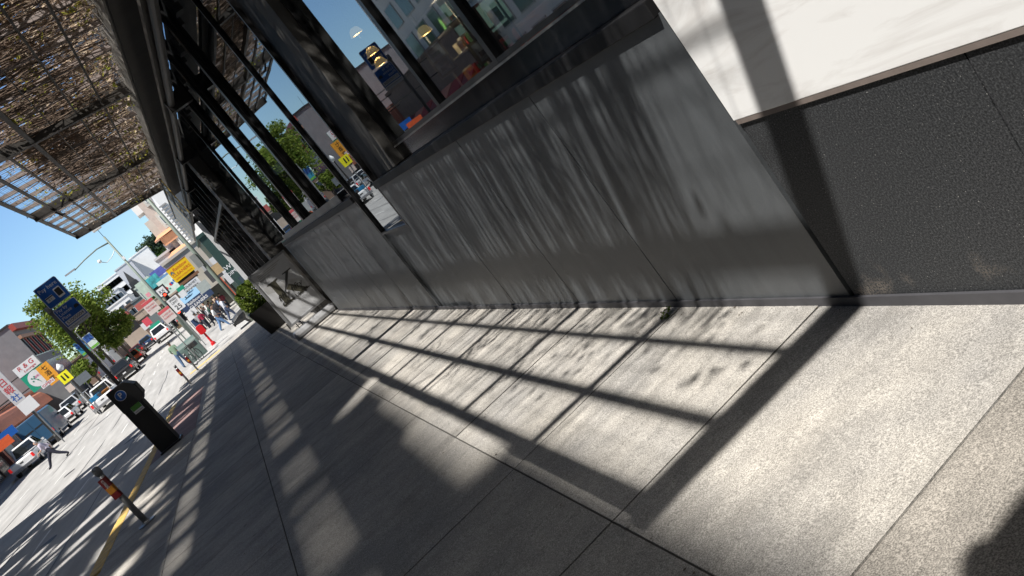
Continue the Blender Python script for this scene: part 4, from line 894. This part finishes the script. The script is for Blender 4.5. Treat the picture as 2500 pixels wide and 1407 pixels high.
# ================================================================== FAR BUILDINGS
M_WIN = mat('far_window', (.05, .07, .09), .15, .3, 2); M_WINF = mat('far_window_frame', (.55, .55, .54), .6, .05)
def house(name, label, x0, x1, y0, y1, z1, wallm, rows=0, cols=0, ww=.9, wh=1.3, zfirst=1.5, cat='building', roof=None, cornice=None, side=None, z0=None, frame=True, group=None):
    zb = z0 if z0 is not None else min(roadz(x0, y0), roadz(x1, y1)) - .5
    t = thing(name, label, cat, (x0, y0, zb), 0, group); Wd, D, Ht = x1 - x0, y1 - y0, z1 - zb
    MB().box(0, Wd, 0, D, 0, Ht).build('wall', wallm, t)
    MB().box(-.12, Wd + .12, -.12, D + .12, Ht + .002, Ht + .25).build('roof', roof or wallm, t)
    if cornice: MB().box(-.35, Wd + .35, -.35, D + .35, Ht - 1.0, Ht - .35).build('cornice', cornice, t); MB().box(-.2, Wd + .2, -.2, D + .2, Ht - 1.5, Ht - 1.1).build('frieze', cornice, t)
    def win(cx_, cz_, face):
        if face == 'y':
            f = MB().box(cx_ - ww / 2 - .08, cx_ + ww / 2 + .08, -.05, -.002, cz_ - wh / 2 - .08, cz_ + wh / 2 + .08).build('window', M_WINF if frame else wallm, t)
            MB().box(cx_ - ww / 2, cx_ + ww / 2, -.06, -.0505, cz_ - wh / 2, cz_ + wh / 2).build('pane', M_WIN, f)
        else:
            xw = Wd if side == 'r' else 0; s_ = 1 if side == 'r' else -1
            a, b = sorted((xw + s_ * .002, xw + s_ * .05)); f = MB().box(a, b, cx_ - ww / 2 - .08, cx_ + ww / 2 + .08, cz_ - wh / 2 - .08, cz_ + wh / 2 + .08).build('window', M_WINF if frame else wallm, t)
            a, b = sorted((xw + s_ * .0505, xw + s_ * .06)); MB().box(a, b, cx_ - ww / 2, cx_ + ww / 2, cz_ - wh / 2, cz_ + wh / 2).build('pane', M_WIN, f)
    if rows and cols:
        for r in range(rows):
            zc = Ht - zfirst - r * (wh * 2.05)
            if zc < wh: break
            for c_ in range(cols): win(Wd * (c_ + .5) / cols, zc, 'y')
            if side:
                for c_ in range(max(1, int(D / 3.2))): win(1.6 + c_ * 3.2, zc, 'x')
    return t
WALLG = mat('grey_stucco', (.165, .17, .18), .85, .14, 1.3, bump=.2, bscale=8, speck=.3, sscale=.9, speckcol=(.2, .2, .2)); WALLW = mat('white_stucco', (.74, .74, .73), .8, .06, .8); WALLC = mat('cream_stucco', (.5, .47, .42), .8, .1, .8)
WALLB = mat('brown_shingle', (.16, .11, .085), .8, .2, 2); WALLT = mat('tan_concrete', (.38, .31, .25), .85, .12, .7); REDT = mat('red_trim', (.30, .05, .035), .6, .15, 3); SALM = mat('salmon_stucco', (.62, .24, .15), .7, .1, 2)
# restaurant building at the left
gx0, gx1, gy0, gy1 = -34, -17.7, 103, 117
b0 = roadz(-17.2, 103)
t = house('restaurant_building', 'grey building with red cornice and striped upper windows at far left', gx0, gx1, gy0, gy1, 11.7, WALLG, z0=b0 - .5, roof=M_TRIM)
Wd = gx1 - gx0; H0 = b0 - .5
MB().box(Wd + .01, Wd + .55, -.1, 14.1, 11.0 - H0, 11.75 - H0).build('cornice', REDT, t); MB().box(Wd + .01, Wd + .35, 0, 14, 9.9 - H0, 10.3 - H0).build('frieze', mat('tan_trim', (.3, .17, .11), .7), t)
for i in range(9): MB().box(Wd + .01, Wd + .12, .6 + i * 1.5, .95 + i * 1.5, 7.6 - H0, 9.9 - H0).build('mullion', REDT if i % 2 else M_TRIM, t)
MB().box(Wd + .002, Wd + .008, .4, 13.6, 7.5 - H0, 9.9 - H0).build('window', M_WIN, t); MB().box(Wd + .002, Wd + .009, 2.5, 13.6, 4.3 - H0, 6.6 - H0).build('window', mat('blue_window', (.02, .035, .11), .2), t)
for i in range(3): MB().tube([(Wd - 2 - i * 1.4, 1, 11.7 - H0), (Wd - 2.1 - i * 1.4, 1, 13.4 - H0)], .02, 4).build('aerial', M_TRIM, t)
# lower shops in front of it
t = house('office_building', 'pale office building across the street mirrored in the large cafe window', -44, -23, 31, 76, 15, mat('pale_office_wall', (.66, .64, .6), .8, .1, .6), 4, 0, z0=-1)
for r_ in range(5):
    for c_ in range(13):
        f = MB().box(21.002, 21.08, .9 + c_ * 3.4, 3.2 + c_ * 3.4, 1.2 + r_ * 3.0, 3.2 + r_ * 3.0).build('window', mat('pale_frame', (.4, .4, .38), .6), t); MB().box(21.081, 21.09, 1.0 + c_ * 3.4, 3.1 + c_ * 3.4, 1.3 + r_ * 3.0, 3.1 + r_ * 3.0).build('pane', mat('green_office_glass', (.10, .16, .14), .1, .3, .5), f)
x0 = -21.5
t = house('corner_shop', 'low salmon painted shop with grey shutters and white curved awning at far left', -34, -20.2, 78, 102.5, 4.6, SALM, z0=roadz(-17.2, 78) - .4)
zz = roadz(-17.2, 78) - .4
MB().loft([[(13.81 + .9 * math.sin(PI / 2 * i / 5), y, 3.3 + 1.7 * math.cos(PI / 2 * i / 5)) for i in range(6)] + [(13.81, y, 3.3)] for y in (.2, 24)]).build('awning', SALM, t)
for i in range(8):
    f = MB().box(13.81, 13.87, .6 + i * 3, 3.2 + i * 3, .7, 3.2).build('window', mat('grey_shutter', (.3, .31, .3), .5, .15), t); MB().box(13.871, 13.88, .8 + i * 3, 3.0 + i * 3, 1.2, 3.0).build('pane', M_WIN if i % 2 else mat('pale_blind', (.45, .5, .48), .5), f)
t = house('shop_row', 'dark shop row with red awnings and arched window at far left edge', -34, -20.4, 56, 77.6, 5.6, mat('dark_brown_wall', (.12, .085, .07), .8, .3, 2), z0=roadz(-17.2, 60) - .4)
for i in range(7):
    f = MB().box(13.61, 13.68, .4 + i * 3, 2.9 + i * 3, .6, 2.9).build('window', mat('shop_frame', (.18, .12, .08), .6), t); MB().box(13.681, 13.69, .6 + i * 3, 2.7 + i * 3, .9, 2.7).build('pane', mat('shop_glass', (.12, .12, .1), .1, .4, 1), f)
    MB().loft([[(13.61, y, 3.7), (13.61, y, 2.95), (14.7, y, 2.95)] for y in (.3 + i * 3, 3.0 + i * 3)]).build('awning', [REDT, mat('red_awning', (.4, .05, .04), .7), SALM][i % 3], t)
# hanging signs of the restaurant
def flatsign(name, label, TL, BR, Y, cols, texts=(), cat='sign', post=None, group=None, t_=.12):
    a, b = PY(*TL, Y), PY(*BR, Y); x0, x1, z0, z1 = a.x, b.x, b.z, a.z
    t = thing(name, label, cat, (x0, Y, z0), 0, group); Wd, Ht = x1 - x0, z1 - z0
    MB().box(0, Wd, 0, t_, 0, Ht).build('board', cols, t); return t, Wd, Ht
def rect(px, py, Y, w_, h_, name, label, m_, cat='sign', group=None, t_=.12, hang=0):
    c = PY(px, py, Y); t = thing(name, label, cat, (c.x, Y, c.z - h_ / 2), 0, group); MB().box(-w_ / 2, w_ / 2, 0, t_, 0, h_).build('board', m_, t)
    if hang == 1: MB().box(-hang * 6, -w_ / 2, .03, .09, h_ * .7, h_ * .7 + .08).box(-6, -w_ / 2, .03, .09, h_ * .2, h_ * .2 + .08).build('bracket', M_TRIM, t)
    if hang == 2:
        g_ = roadz(c.x, Y) - (c.z - h_ / 2); MB().tube([(0, .18, g_), (0, .18, h_)], .05, 6).build('pole', M_GALV, t)
    return t
Y = 74; S_ = Y * 1.06 / FPX
t = rect(82, 913, Y, 1.85, 2.35, 'restaurant_sign', 'hanging restaurant sign with R&G lettering over a green panel with white disc', M_GREENP, hang=1)
MB().box(-.925, .925, -.02, -.004, 1.5, 2.36).build('name_panel', M_SIGNW, t)
text('R & G', .5, M_RED, t, (0, -.03, 2.07), width=1.3, shear=.1); text('Lounge', .25, M_RED, t, (.1, -.03, 1.72), width=1.0, shear=.2)
MB().disc((0, -.012, .76), .68, n=28).build('disc', M_SIGNW, t); text('嶺南小館', .22, mat('pink_letter', (.7, .15, .35), .5), t, (.22, -.02, .88), width=.75)
k = MB().tube([(-.35, -.02, .95), (-.1, -.02, .7), (.05, -.02, .35)], .018, 4)
for a, b in ((-.35, .95), (-.2, .85), (-.38, .7), (-.05, .62), (-.12, .98)): k.disc((a, -.022, b), .07, n=6)
k.build('flower', mat('flower_green', (.05, .25, .18), .5), t)
t = rect(119, 912, Y - .5, .95, 1.75, 'sign_board', 'narrow orange sign with dark characters beside the green one', mat('sign_orange', (.75, .33, .03), .5), hang=0)
for i, c_ in enumerate('七酒家'): text(c_, .45, M_INK, t, (0, -.01, 1.4 - i * .5))
t = rect(117, 936, Y - .8, 1.05, .30, 'open_sign', 'small white OPEN sign under the green panel', M_SIGNW); text('OPEN', .28, M_RED, t, (0, -.01, .15), width=.9)
t = rect(159, 921, 66, .78, .80, 'school_crossing_sign', 'bright yellow five sided crossing sign beside the restaurant signs', mat('fluorescent_yellow', (.85, .8, .02), .5), 'road sign', hang=2)
k = MB()
for xx in (-.14, .12): k.disc((xx, -.012, .6), .06, n=8); k.quad([(xx - .06, -.012, .2), (xx + .06, -.012, .2), (xx + .05, -.012, .54), (xx - .05, -.012, .54)])
k.build('figures', M_INK, t)
t = rect(14, 945, 58, .72, 2.5, 'newspaper_sign', 'tall white sign with red and blue characters at the left edge', mat('sign_grey_white', (.5, .5, .53), .5), hang=1)
for i, (c_, m_) in enumerate((('中', M_BLUE), ('日', M_RED), ('報', M_RED), ('社', M_BLUE))): text(c_, .55, m_, t, (0, -.01, 2.1 - i * .58))
rect(15, 1062, 62, 1.3, .6, 'shop_sign', 'blue shop sign at the left edge above the white pickup', M_BLUE); rect(5, 1086, 60, 1.3, .6, 'shop_sign', 'orange red shop sign at the left edge', mat('sign_orange_red', (.6, .1, .03), .5))
t = rect(200, 925, 82, 1.4, .8, 'street_sign', 'dark grey sign board in front of the small bright tree', mat('sign_slate', (.13, .15, .17), .6), hang=2)
rect(68, 990, 66, 1.1, 1.0, 'notice_board', 'white notice board standing by the salmon shop', M_SIGNW, hang=2)
rect(172, 947, 70, .55, .55, 'small_sign', 'small pale sign below the yellow crossing sign', mat('pale_board', (.6, .5, .45), .6), hang=2)
def globe(px, py, d, label):
    c = at(px, py, d); g_ = roadz(c.x, c.y); t = thing('globe_lamp', label, 'street lamp', (c.x, c.y, g_), 0, 'globe lamps on the far sidewalk'); h_ = c.z - g_
    MB().lathe([(.22, 0), (.18, .5), (.09, .7), (.07, h_ - .35), (.12, h_ - .25)], 10).build('post', mat('dark_iron', (.03, .03, .03), .5), t); MB().lathe([(.1, h_ - .25), (.26, h_ - .05), (.28, h_ + .12), (.14, h_ + .32), (.03, h_ + .45)], 12).build('globe', mat('opal_glass', (.75, .77, .78), .3), t, smooth=True)
globe(148, 899, 68, 'white globe lamp on a dark post beside the orange sign'); globe(51, 977, 62, 'white globe lamp on a dark post in front of the salmon shop')
# banner pole
c = at(212, 842, 80); g_ = roadz(c.x, c.y); t = thing('banner_pole', 'grey pole carrying blue and green street banners', 'street pole', (c.x, c.y, g_)); h_ = c.z - g_
MB().tube([(0, 0, 0), (0, 0, h_ + 1.7)], [.1, .06], 8).build('pole', M_GALV, t); MB().tube([(0, 0, h_ + 1.6), (.8, 0, h_ + 1.95), (1.7, 0, h_ + 1.95)], .04, 6).build('arm', M_GALV, t)
for s_ in (-1, 1):
    b = MB().box(s_ * .5 - .42, s_ * .5 + .42, -.02, .02, h_ - .7, h_ + .8).build('banner', mat('banner_teal', (.03, .25, .38), .6) if s_ < 0 else mat('banner_white', (.6, .68, .62), .6), t); MB().box(s_ * .5 - .4, s_ * .5 + .4, -.03, -.0205, h_ + .1, h_ + .75).build('banner_panel', mat('banner_blue', (.03, .10, .33), .6, .5, 6), b); MB().box(s_ * .5 - .4, s_ * .5 + .4, -.03, -.0205, h_ - .65, h_ - .42).build('banner_foot', mat('banner_green', (.15, .4, .05), .6), b)

# footbridge
a, b = PY(263, 824, 119), PY(383, 743, 119)
t = thing('footbridge', 'tan concrete footbridge crossing the street with a dark panel hung on it', 'bridge', (a.x - 2, 119, 0)); Wd = b.x - a.x + 6
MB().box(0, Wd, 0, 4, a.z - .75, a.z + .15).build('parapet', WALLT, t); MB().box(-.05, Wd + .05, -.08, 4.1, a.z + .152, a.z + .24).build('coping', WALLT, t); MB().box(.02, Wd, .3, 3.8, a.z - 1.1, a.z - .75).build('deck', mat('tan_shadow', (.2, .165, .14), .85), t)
for xx in (.4, Wd - 1.5): MB().box(xx, xx + 1, 1, 3, -.6, a.z - 1.1).build('pier', WALLT, t)
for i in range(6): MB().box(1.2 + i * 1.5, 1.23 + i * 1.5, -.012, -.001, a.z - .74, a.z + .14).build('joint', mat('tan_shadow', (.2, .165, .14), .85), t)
c = PY(316, 803, 118); MB().box(c.x - t.location.x - 1.2, c.x - t.location.x + 1.2, -.5, -.1, c.z - .62, c.z + .62).build('dark_panel', M_TRIM, t)

# hillside town
def hp(px, py, Y): return PY(px, py, Y)
def towny(label, TL, BR, Y, m_, rows, cols, depth=14, name='hillside_house', **k):
    a, b = PY(*TL, Y), PY(*BR, Y); return house(name, label, a.x, b.x, Y, Y + depth, a.z, m_, rows, cols, group='buildings beyond the bridge', **k)
PALE = mat('pale_grey_stucco', (.52, .53, .55), .8, .08, .8); SLATE = mat('slate_wall', (.12, .14, .15), .7, .1)
towny('long white terraced block with balconies on the skyline left of the church spire', (236, 704), (300, 668), 215, WALLW, 4, 8, ww=1.6, wh=1.2)
towny('pale house below the terraced block with dark windows', (246, 736), (292, 712), 185, PALE, 2, 5, ww=1.2)
towny('white house with a grey gable behind the leafy tree', (262, 758), (322, 733), 165, WALLW, 2, 3)
towny('tall plain grey white slab behind the church spire', (281, 663), (331, 650), 200, mat('shaded_white', (.50, .51, .54), .8, .05, .5), 0, 0)
towny('bright white windowless slab tower right of the spire', (316, 634), (362, 607), 205, WALLW, 0, 0, cornice=None)
towny('slate building with white windows above the footbridge', (322, 742), (375, 712), 150, SLATE, 1, 5, ww=.8)
towny('narrow brown red house beside the slate building', (306, 752), (326, 742), 152, WALLB, 2, 2)
towny('cream green mansard block below the white slab', (330, 708), (372, 690), 145, mat('pale_green', (.42, .48, .42), .8), 1, 2)
rect(347, 747, 140, 1.8, 1.4, 'red_billboard', 'square faded red billboard on the slate building', mat('brick_red', (.45, .11, .09), .7)); rect(303, 776, 138, 1.6, 1.2, 'red_gable_house', 'small red gable front seen over the footbridge', mat('brick_red', (.45, .11, .09), .7), 'house', t_=4)
tip = PY(301, 663, 192); bs = PY(335, 712, 192); t = thing('church_spire', 'black pointed church spire against the white slab', 'church', (tip.x, 192, bs.z - 3)); hh = tip.z - bs.z + 3
MB().loft([[(-a_, -a_, z), (a_, -a_, z), (a_, a_, z), (-a_, a_, z)] for z, a_ in ((0, 1.3), (4.2, 1.3), (4.25, .95), (5.2, .85))]).build('tower', M_TRIM, t); MB().loft([[(-a_, -a_, z), (a_, -a_, z), (a_, a_, z), (-a_, a_, z)] for z, a_ in ((5.2, .72), (hh, .03))]).build('spire', M_TRIM, t)
hill = MB()
for i in range(12):
    a, b = -80 + i * 12, -68 + i * 12
    hill.quad([(a, 270, 3), (b, 270, 3), (b, 300, 12), (a, 300, 12)]); hill.quad([(a, 300, 12), (b, 300, 12), (b, 420, 13), (a, 420, 13)])
struct(hill.build('hill', mat('hill_scrub', (.12, .15, .08), .9, .3, .1)))

# right side of the far street
t = towny('tall white building with small ledges behind the traffic mast', (360, 468), (497, 560), 84, WALLW, 0, 0, 16, 'stepped_white_building')
for i in range(13): c = PY(401 + i * 6.2, 497 + i * 7.3, 84); MB().box(c.x - t.location.x - .6, c.x - t.location.x + .12, -.16, -.005, c.z - t.location.z - .12, c.z - t.location.z + .02).build('ledge', mat('ledge_grey', (.3, .3, .3), .7), t)
a = PY(338, 505, 100); b = PY(428, 560, 100)
t = house('bay_window_house', 'pale shingled house with white bays and orange pagoda trim behind the traffic mast', a.x, a.x + 5.2, 96, 116, a.z + 6, mat('pale_pink_shingle', (.50, .42, .37), .8, .12, 2), cat='house')
for i in range(5):
    zc = 4.2 + i * 2.9; MB().box(-.75, .0, 1.0, 4.2, zc, zc + 1.9).build('bay', [WALLC, WALLW][i % 2], t); MB().box(.6, 3.4, -.5, 0, zc, zc + 1.8).build('bay', WALLC, t); f = MB().box(.8, 3.2, -.56, -.501, zc + .4, zc + 1.5).build('window', M_WINF, t); MB().box(.9, 1.9, -.57, -.5605, zc + .5, zc + 1.4).box(2.1, 3.1, -.57, -.5605, zc + .5, zc + 1.4).build('pane', M_WIN, f)
PAG = mat('pagoda_orange', (.62, .30, .16), .6, .2, 2)
for i, (zz, ww_) in enumerate(((9.6, .9), (7.4, 1.0), (5.4, 1.1))):
    MB().loft([[(-ww_ - .3, -.9, zz), (2.2, -.9, zz), (2.2, 1.6, zz), (-ww_ - .3, 1.6, zz)], [(-ww_ * .6, -.5, zz + .35), (2.0, -.5, zz + .35), (2.0, 1.2, zz + .35), (-ww_ * .6, 1.2, zz + .35)]]).build('pagoda_eave', PAG, t); MB().box(-ww_ * .7, 1.8, -.62, -.52, zz - 1.0, zz - .1).build('balcony', PAG, t)
# cleaners corner building
t = house('corner_building', 'cream corner building behind the yellow cleaners sign', -1.1, 14, 77.5, 96, 5.6, WALLC, z0=roadz(0, 77) - .3)
for i in range(5): f = MB().box(.3 + i * 2.8, 2.7 + i * 2.8, -.08, -.003, .4, 2.5).build('shop_window', mat('shop_frame_dark', (.1, .09, .08), .5), t); MB().box(.4 + i * 2.8, 2.6 + i * 2.8, -.1, -.0805, .6, 2.4).build('pane', mat('shop_glass', (.12, .12, .1), .1, .4, 1), f)
c0 = PY(441, 659, 76)
t = rect(441, 659, 76, 1.95, 1.32, 'cleaners_sign', 'large yellow cleaners sign with red lettering', M_YEL, hang=0, t_=.25)
RL = mat('cleaners_red', (.6, .08, .02), .5)
text('Rainbow', .42, RL, t, (.1, -.01, .98), width=1.35, shear=.25); text('CLEANERS', .36, RL, t, (0, -.01, .55), width=1.7); text('EXPERT ALTERATIONS', .16, RL, t, (0, -.01, .2), width=1.6)
k = MB()
for i, (r_, mi) in enumerate(((.30, 0), (.24, 1), (.18, 2))):
    for j_ in range(8):
        a_, b_ = PI * j_ / 8, PI * (j_ + 1) / 8; k.quad([(-.72 + r_ * .55 * math.cos(a_), -.012, .72 + r_ * math.sin(a_)), (-.72 + (r_ - .06) * .55 * math.cos(a_), -.012, .72 + (r_ - .06) * math.sin(a_)), (-.72 + (r_ - .06) * .55 * math.cos(b_), -.012, .72 + (r_ - .06) * math.sin(b_)), (-.72 + r_ * .55 * math.cos(b_), -.012, .72 + r_ * math.sin(b_))], mi)
k.build('rainbow', [M_RED, M_GREENP, M_BLUE], t); MB().box(-.98, .98, -.02, .26, 1.322, 1.37).build('frame', REDT, t)
MB().box(-.9, .8, .26, .34, -.6, 1.2).build('support', M_TRIM, t)
t = rect(466, 700, 74, 1.75, .78, 'grocery_sign', 'white grocery sign with black and red letters under the yellow sign', M_SIGNW); text('GOURMET', .26, M_INK, t, (0, -.01, .56), width=1.4); text('GROCERY', .28, M_INK, t, (-.05, -.01, .22), width=1.4)
rect(462, 680, 75, 1.9, .24, 'brown_fascia_sign', 'thin brown board between the yellow and white signs', mat('brown_board', (.22, .11, .06), .7))
AW = mat('awning_navy', (.025, .05, .12), .7, .1); AWL = mat('awning_light', (.16, .29, .42), .7, .1)
c = PY(477, 728, 72); t = thing('shop_awning', 'navy and light blue shop awning with white cleaners lettering', 'awning', (c.x, 72, c.z))
MB().loft([[(-1.35, 1.6, .75), (-1.35, 0, .12), (-1.35, 1.6, .12)], [(1.35, 1.6, .75), (1.35, 0, .12), (1.35, 1.6, .12)]]).build('slope', AWL, t); MB().box(-1.36, 1.36, -.03, 1.6, -.62, .115).build('valance', AW, t)
text('Rainbow-1', .36, M_SIGNW, t, (-.1, -.04, -.08), width=1.4, bold=.006); text('CLEANERS', .34, M_SIGNW, t, (.0, -.04, -.42), width=1.7, bold=.008)
for xx in (-1.2, 1.2): MB().tube([(xx, 1.5, -.6), (xx, 1.5, -2.9)], .05, 6).build('post', M_TRIM, t)
for i, (px, py, w_, h_, lb, m_) in enumerate(((465, 770, .5, .7, 'pale poster in the cleaners window, upper left', M_SIGNW), (473, 760, .5, .6, 'white poster in the cleaners window beside the pale one', M_SIGNW), (484, 785, .9, .8, 'navy sandwich board with white lettering below the awning', AW), (480, 770, .45, .6, 'grey poster low in the cleaners window', PALE))): rect(px, py, 71.5 + .1 * i, w_, h_, 'poster', lb, m_, 'poster')
# cluster of signs to the left of the cleaners
t = rect(401, 694, 88, 2.3, .5, 'street_name_banner', 'white banner reading SACRAMENTO among the far shop signs', M_SIGNW); text('SACRAMENTO', .32, M_INK, t, (0, -.01, .25), width=2.0)
rect(388, 664, 90, 1.7, .8, 'shop_sign', 'violet blue shop sign left of the yellow cleaners sign', mat('violet_blue', (.09, .11, .38), .6, .3, 3)); rect(399, 680, 89, 2.0, .5, 'shop_sign', 'light blue shop sign under the violet one', mat('light_blue_sign', (.14, .30, .55), .6, .3, 3)); rect(378, 691, 88, 1.3, 1.5, 'mural_sign', 'teal mural sign with pale shapes', mat('teal_mural', (.05, .33, .36), .6, .9, 1.6))
t = rect(414, 694, 86, 1.8, 1.6, 'mural_sign', 'pale mural with bright red and blue shapes', mat('pale_mural', (.55, .66, .62), .6, .3, 1.2)); k = MB()
for i in range(7): MB().disc((rnd(-.6, .6), -.01 - i * .002, rnd(.4, 1.3)), rnd(.08, .22), n=7).build('painted_shape', (M_RED, M_BLUE, M_GREENP)[i % 3], t)
t = rect(395, 712, 80, 1.0, 1.0, 'one_way_sign', 'black bordered square sign with grey face behind the parking signs', M_TRIM, hang=2); MB().box(-.36, .36, -.02, -.004, .14, .86).build('face', M_SIGNW, t); text('RX', .4, M_INK, t, (0, -.03, .5))
rect(360, 703, 92, 1.6, 1.9, 'mural_sign', 'pale green painted wall sign left of the parking signs', mat('pale_green_sign', (.45, .55, .47), .6, .2, 2)); rect(362, 720, 88, .4, .4, 'lantern', 'pink round lantern under the pale green sign', mat('lantern_pink', (.7, .3, .35), .5), 'lantern', t_=.4)
t = rect(441, 705, 73, .62, .36, 'street_name_sign', 'small green street name plate below the yellow sign', M_GREENP, hang=2); rect(446, 718, 72.5, .55, .55, 'no_turn_sign', 'white no turn sign with red ring', M_SIGNW, hang=2)
t = rect(381, 797, 112, 1.4, .85, 'direction_sign', 'teal green direction sign over the far traffic', M_GREENP, 'road sign', hang=2)
rect(359, 786, 116, .9, 1.0, 'red_banner', 'red shop banner under the footbridge', mat('banner_red', (.6, .07, .1), .6), hang=2); rect(355, 795, 117, .9, .9, 'white_banner', 'white shop banner below the red one', M_SIGNW, hang=2); rect(441, 792, 95, 1.0, .6, 'tan_sign', 'tan shop sign right of the lower traffic light', mat('tan_sign', (.5, .36, .2), .6), hang=2)
t = house('far_shop_row', 'dark shop row beneath and beyond the footbridge on the left', -22, -14.5, 124, 150, 5.2, WALLB, 1, 3, z0=.3, side='r'); t = house('far_shop_row', 'tan shop row beyond the bridge behind the far cars', -16, -4, 158, 176, 6.4, WALLT, 2, 5, z0=1.2)
t = house('far_shop_row', 'row of shops beyond the corner building on the right', -1.6, 12, 97, 150, 7.5, PALE, 2, 3, z0=-.5, side=None)
t = house('dark_corner_shop', 'dark green shop front with white lettered signs right of the blue awning', 2.2, 14, 66, 77, 5.0, mat('dark_green_front', (.02, .05, .045), .5, .2), z0=-1.2)
MB().box(-.4, -.05, .0, .4, 2.2, 4.6).build('grey_panel', PALE, t); text('SWEET', .5, M_SIGNW, t, (.6, -.02, 3.3), width=1.6); text('DIM SUM', .4, M_SIGNW, t, (.7, -.02, 2.8), width=1.6)
for i in range(4): MB().box(.3 + i * 1.6, 1.6 + i * 1.6, -.05, -.004, .5, 2.2).build('shop_window', M_WIN, t)
t = rect(497, 700, 64, .85, .75, 'signal_cabinet', 'plain grey board fixed to the traffic mast', mat('board_grey', (.33, .37, .36), .5)); rect(508, 655, 60, .6, 1.0, 'number_sign', 'grey sign with black numeral on the dark shop front', mat('number_grey', (.35, .36, .37), .5), t_=.1)
rect(522, 668, 58, .9, .9, 'black_shutter', 'dark grey board on the shop front right of the mast', mat('board_dark', (.06, .06, .065), .5), 'board')
rect(547, 690, 60, .12, 2.4, 'red_pole_sign', 'thin red upright strip beside the green shop front', RL, 'sign')

# ================================================================== INSIDE THE CAFE WINDOW
LAMP = mat('lamp_shade_glow', (.9, .62, .22), .5, 0, emit=.32)
def pend(px, py, X, r):
    c = PX(px, py, X); t = thing('pendant_lamp', 'domed yellow pendant lamp hanging behind the cafe window', 'lamp', (c.x, c.y, c.z), 0, 'pendant lamps in the cafe')
    MB().lathe([(.03, r), (r * .7, r * .75), (r, 0), (r * .96, 0)], 14).build('shade', LAMP, t, smooth=True); MB().tube([(0, 0, r), (0, 0, 4.55 - c.z)], .004, 5).build('cord', M_BLACK, t)
    li = bpy.data.lights.new('bulb', 'POINT'); li.energy = 6; li.color = (1, .78, .5); li.shadow_soft_size = .06; lo = bpy.data.objects.new('bulb', li); C.objects.link(lo); lo.parent = t; lo.location = (0, 0, -.03)
for px, py in ((872, 84), (912, 132), (932, 158), (1040, 84)): pend(px, py, 3.1, .085)
for px, py, w_, h_, lb, m_ in ((1062, 128, .085, .075, 'small framed picture with red and green print inside the cafe window', M_SIGNW), (1085, 160, .085, .075, 'white framed print below the small picture in the cafe window', M_SIGNW), (1177, 122, .075, .085, 'white paper notice behind the cafe window', M_SIGNW)):
    c = PX(px, py, 2.45); t = thing('window_notice', lb, 'notice', (c.x, c.y, c.z)); MB().box(-w_, w_, -.004, .004, -h_, h_).build('frame', mat('brass_frame', (.4, .33, .18), .5), t); MB().box(-w_ + .02, w_ - .02, -.006, -.0045, -h_ + .02, h_ - .02).build('sheet', mat('pale_paper', (.75, .75, .72), .6, .25, 9, emit=0), t)  # sheet in a plain pale paper colour
    MB().box(-w_ * .5, w_ * .4, -.0075, -.0065, -h_ * .4, 0).build('print', mat('print_green', (.06, .2, .08), .6) if px < 1070 else M_INK, t)
c = PX(1250, 90, 3.6); t = thing('armchair', 'dark red upholstered armchair inside the cafe window', 'chair', (c.x, c.y, .0)); RU = mat('red_upholstery', (.32, .04, .02), .7, .2, 6, emit=0)
MB().box(-.45, .45, -.5, .5, .25, .5).build('seat', RU, t, bevel=.05); MB().box(.25, .45, -.5, .5, .5, 1.75).build('backrest', RU, t, bevel=.05)
for s_ in (-1, 1): MB().box(-.45, .25, s_ * .42 - .1, s_ * .42 + .1, .5, .8).build('armrest', RU, t, bevel=.04)
for a_ in (-.38, .38):
    for b_ in (-.42, .42): MB().box(a_ - .03, a_ + .03, b_ - .03, b_ + .03, 0, .25).build('leg', M_TRIM, t)
c = PX(1165, 30, 4.4); t = thing('wall_screen', 'pale teal menu screen on the cafe back wall', 'screen', (c.x, c.y, c.z)); MB().box(-.03, .03, -.8, .8, -.35, .5).build('frame', M_TRIM, t); MB().box(-.035, -.0305, -.74, .74, -.3, .45).build('display', mat('teal_screen', (.25, .42, .38), .4, .3, 3, emit=.3), t)
PK = [mat('packet_%s' % n_, c_, .5, .2, 9) for n_, c_ in (('red', (.5, .04, .03)), ('cream', (.7, .62, .45)), ('green', (.08, .3, .08)), ('amber', (.7, .35, .05)), ('white', (.75, .75, .72)))]
c = PX(1130, 60, 3.4)
for i in range(22):
    zt_ = (1.6, 1.85, 2.1)[i % 3]; h_ = rnd(.09, .18); t = thing('packet', 'small coloured packet standing on the wire shelf inside the cafe', 'packet', (c.x + rnd(-.14, .14), c.y - .4 + (i // 3) * .115, zt_ + .005), rnd(-.2, .2), 'packets on the cafe shelf')
    b_ = MB().box(-.045, .045, -.04, .04, 0, h_).build('carton', PK[i % 5], t, bevel=.004); MB().box(-.035, .035, -.042, -.0405, h_ * .3, h_ * .7).build('front_label', PK[(i + 2) % 5], t)
c = PX(1130, 60, 3.4); t = thing('wire_shelf', 'chrome wire shelf rack inside the cafe', 'shelf', (c.x, c.y, 0))
for zz in (1.6, 1.85, 2.1, 2.35):
    k = MB()
    for i in range(12): k.tube([(-.2 + i * .036, -.45, zz), (-.2 + i * .036, .45, zz)], .004, 4)
    k.build('wire_tray', M_CHROME, t)
for a_ in (-.2, .2):
    for b_ in (-.45, .45): MB().tube([(a_, b_, 0), (a_, b_, 2.5)], .012, 6).build('post', M_CHROME, t)
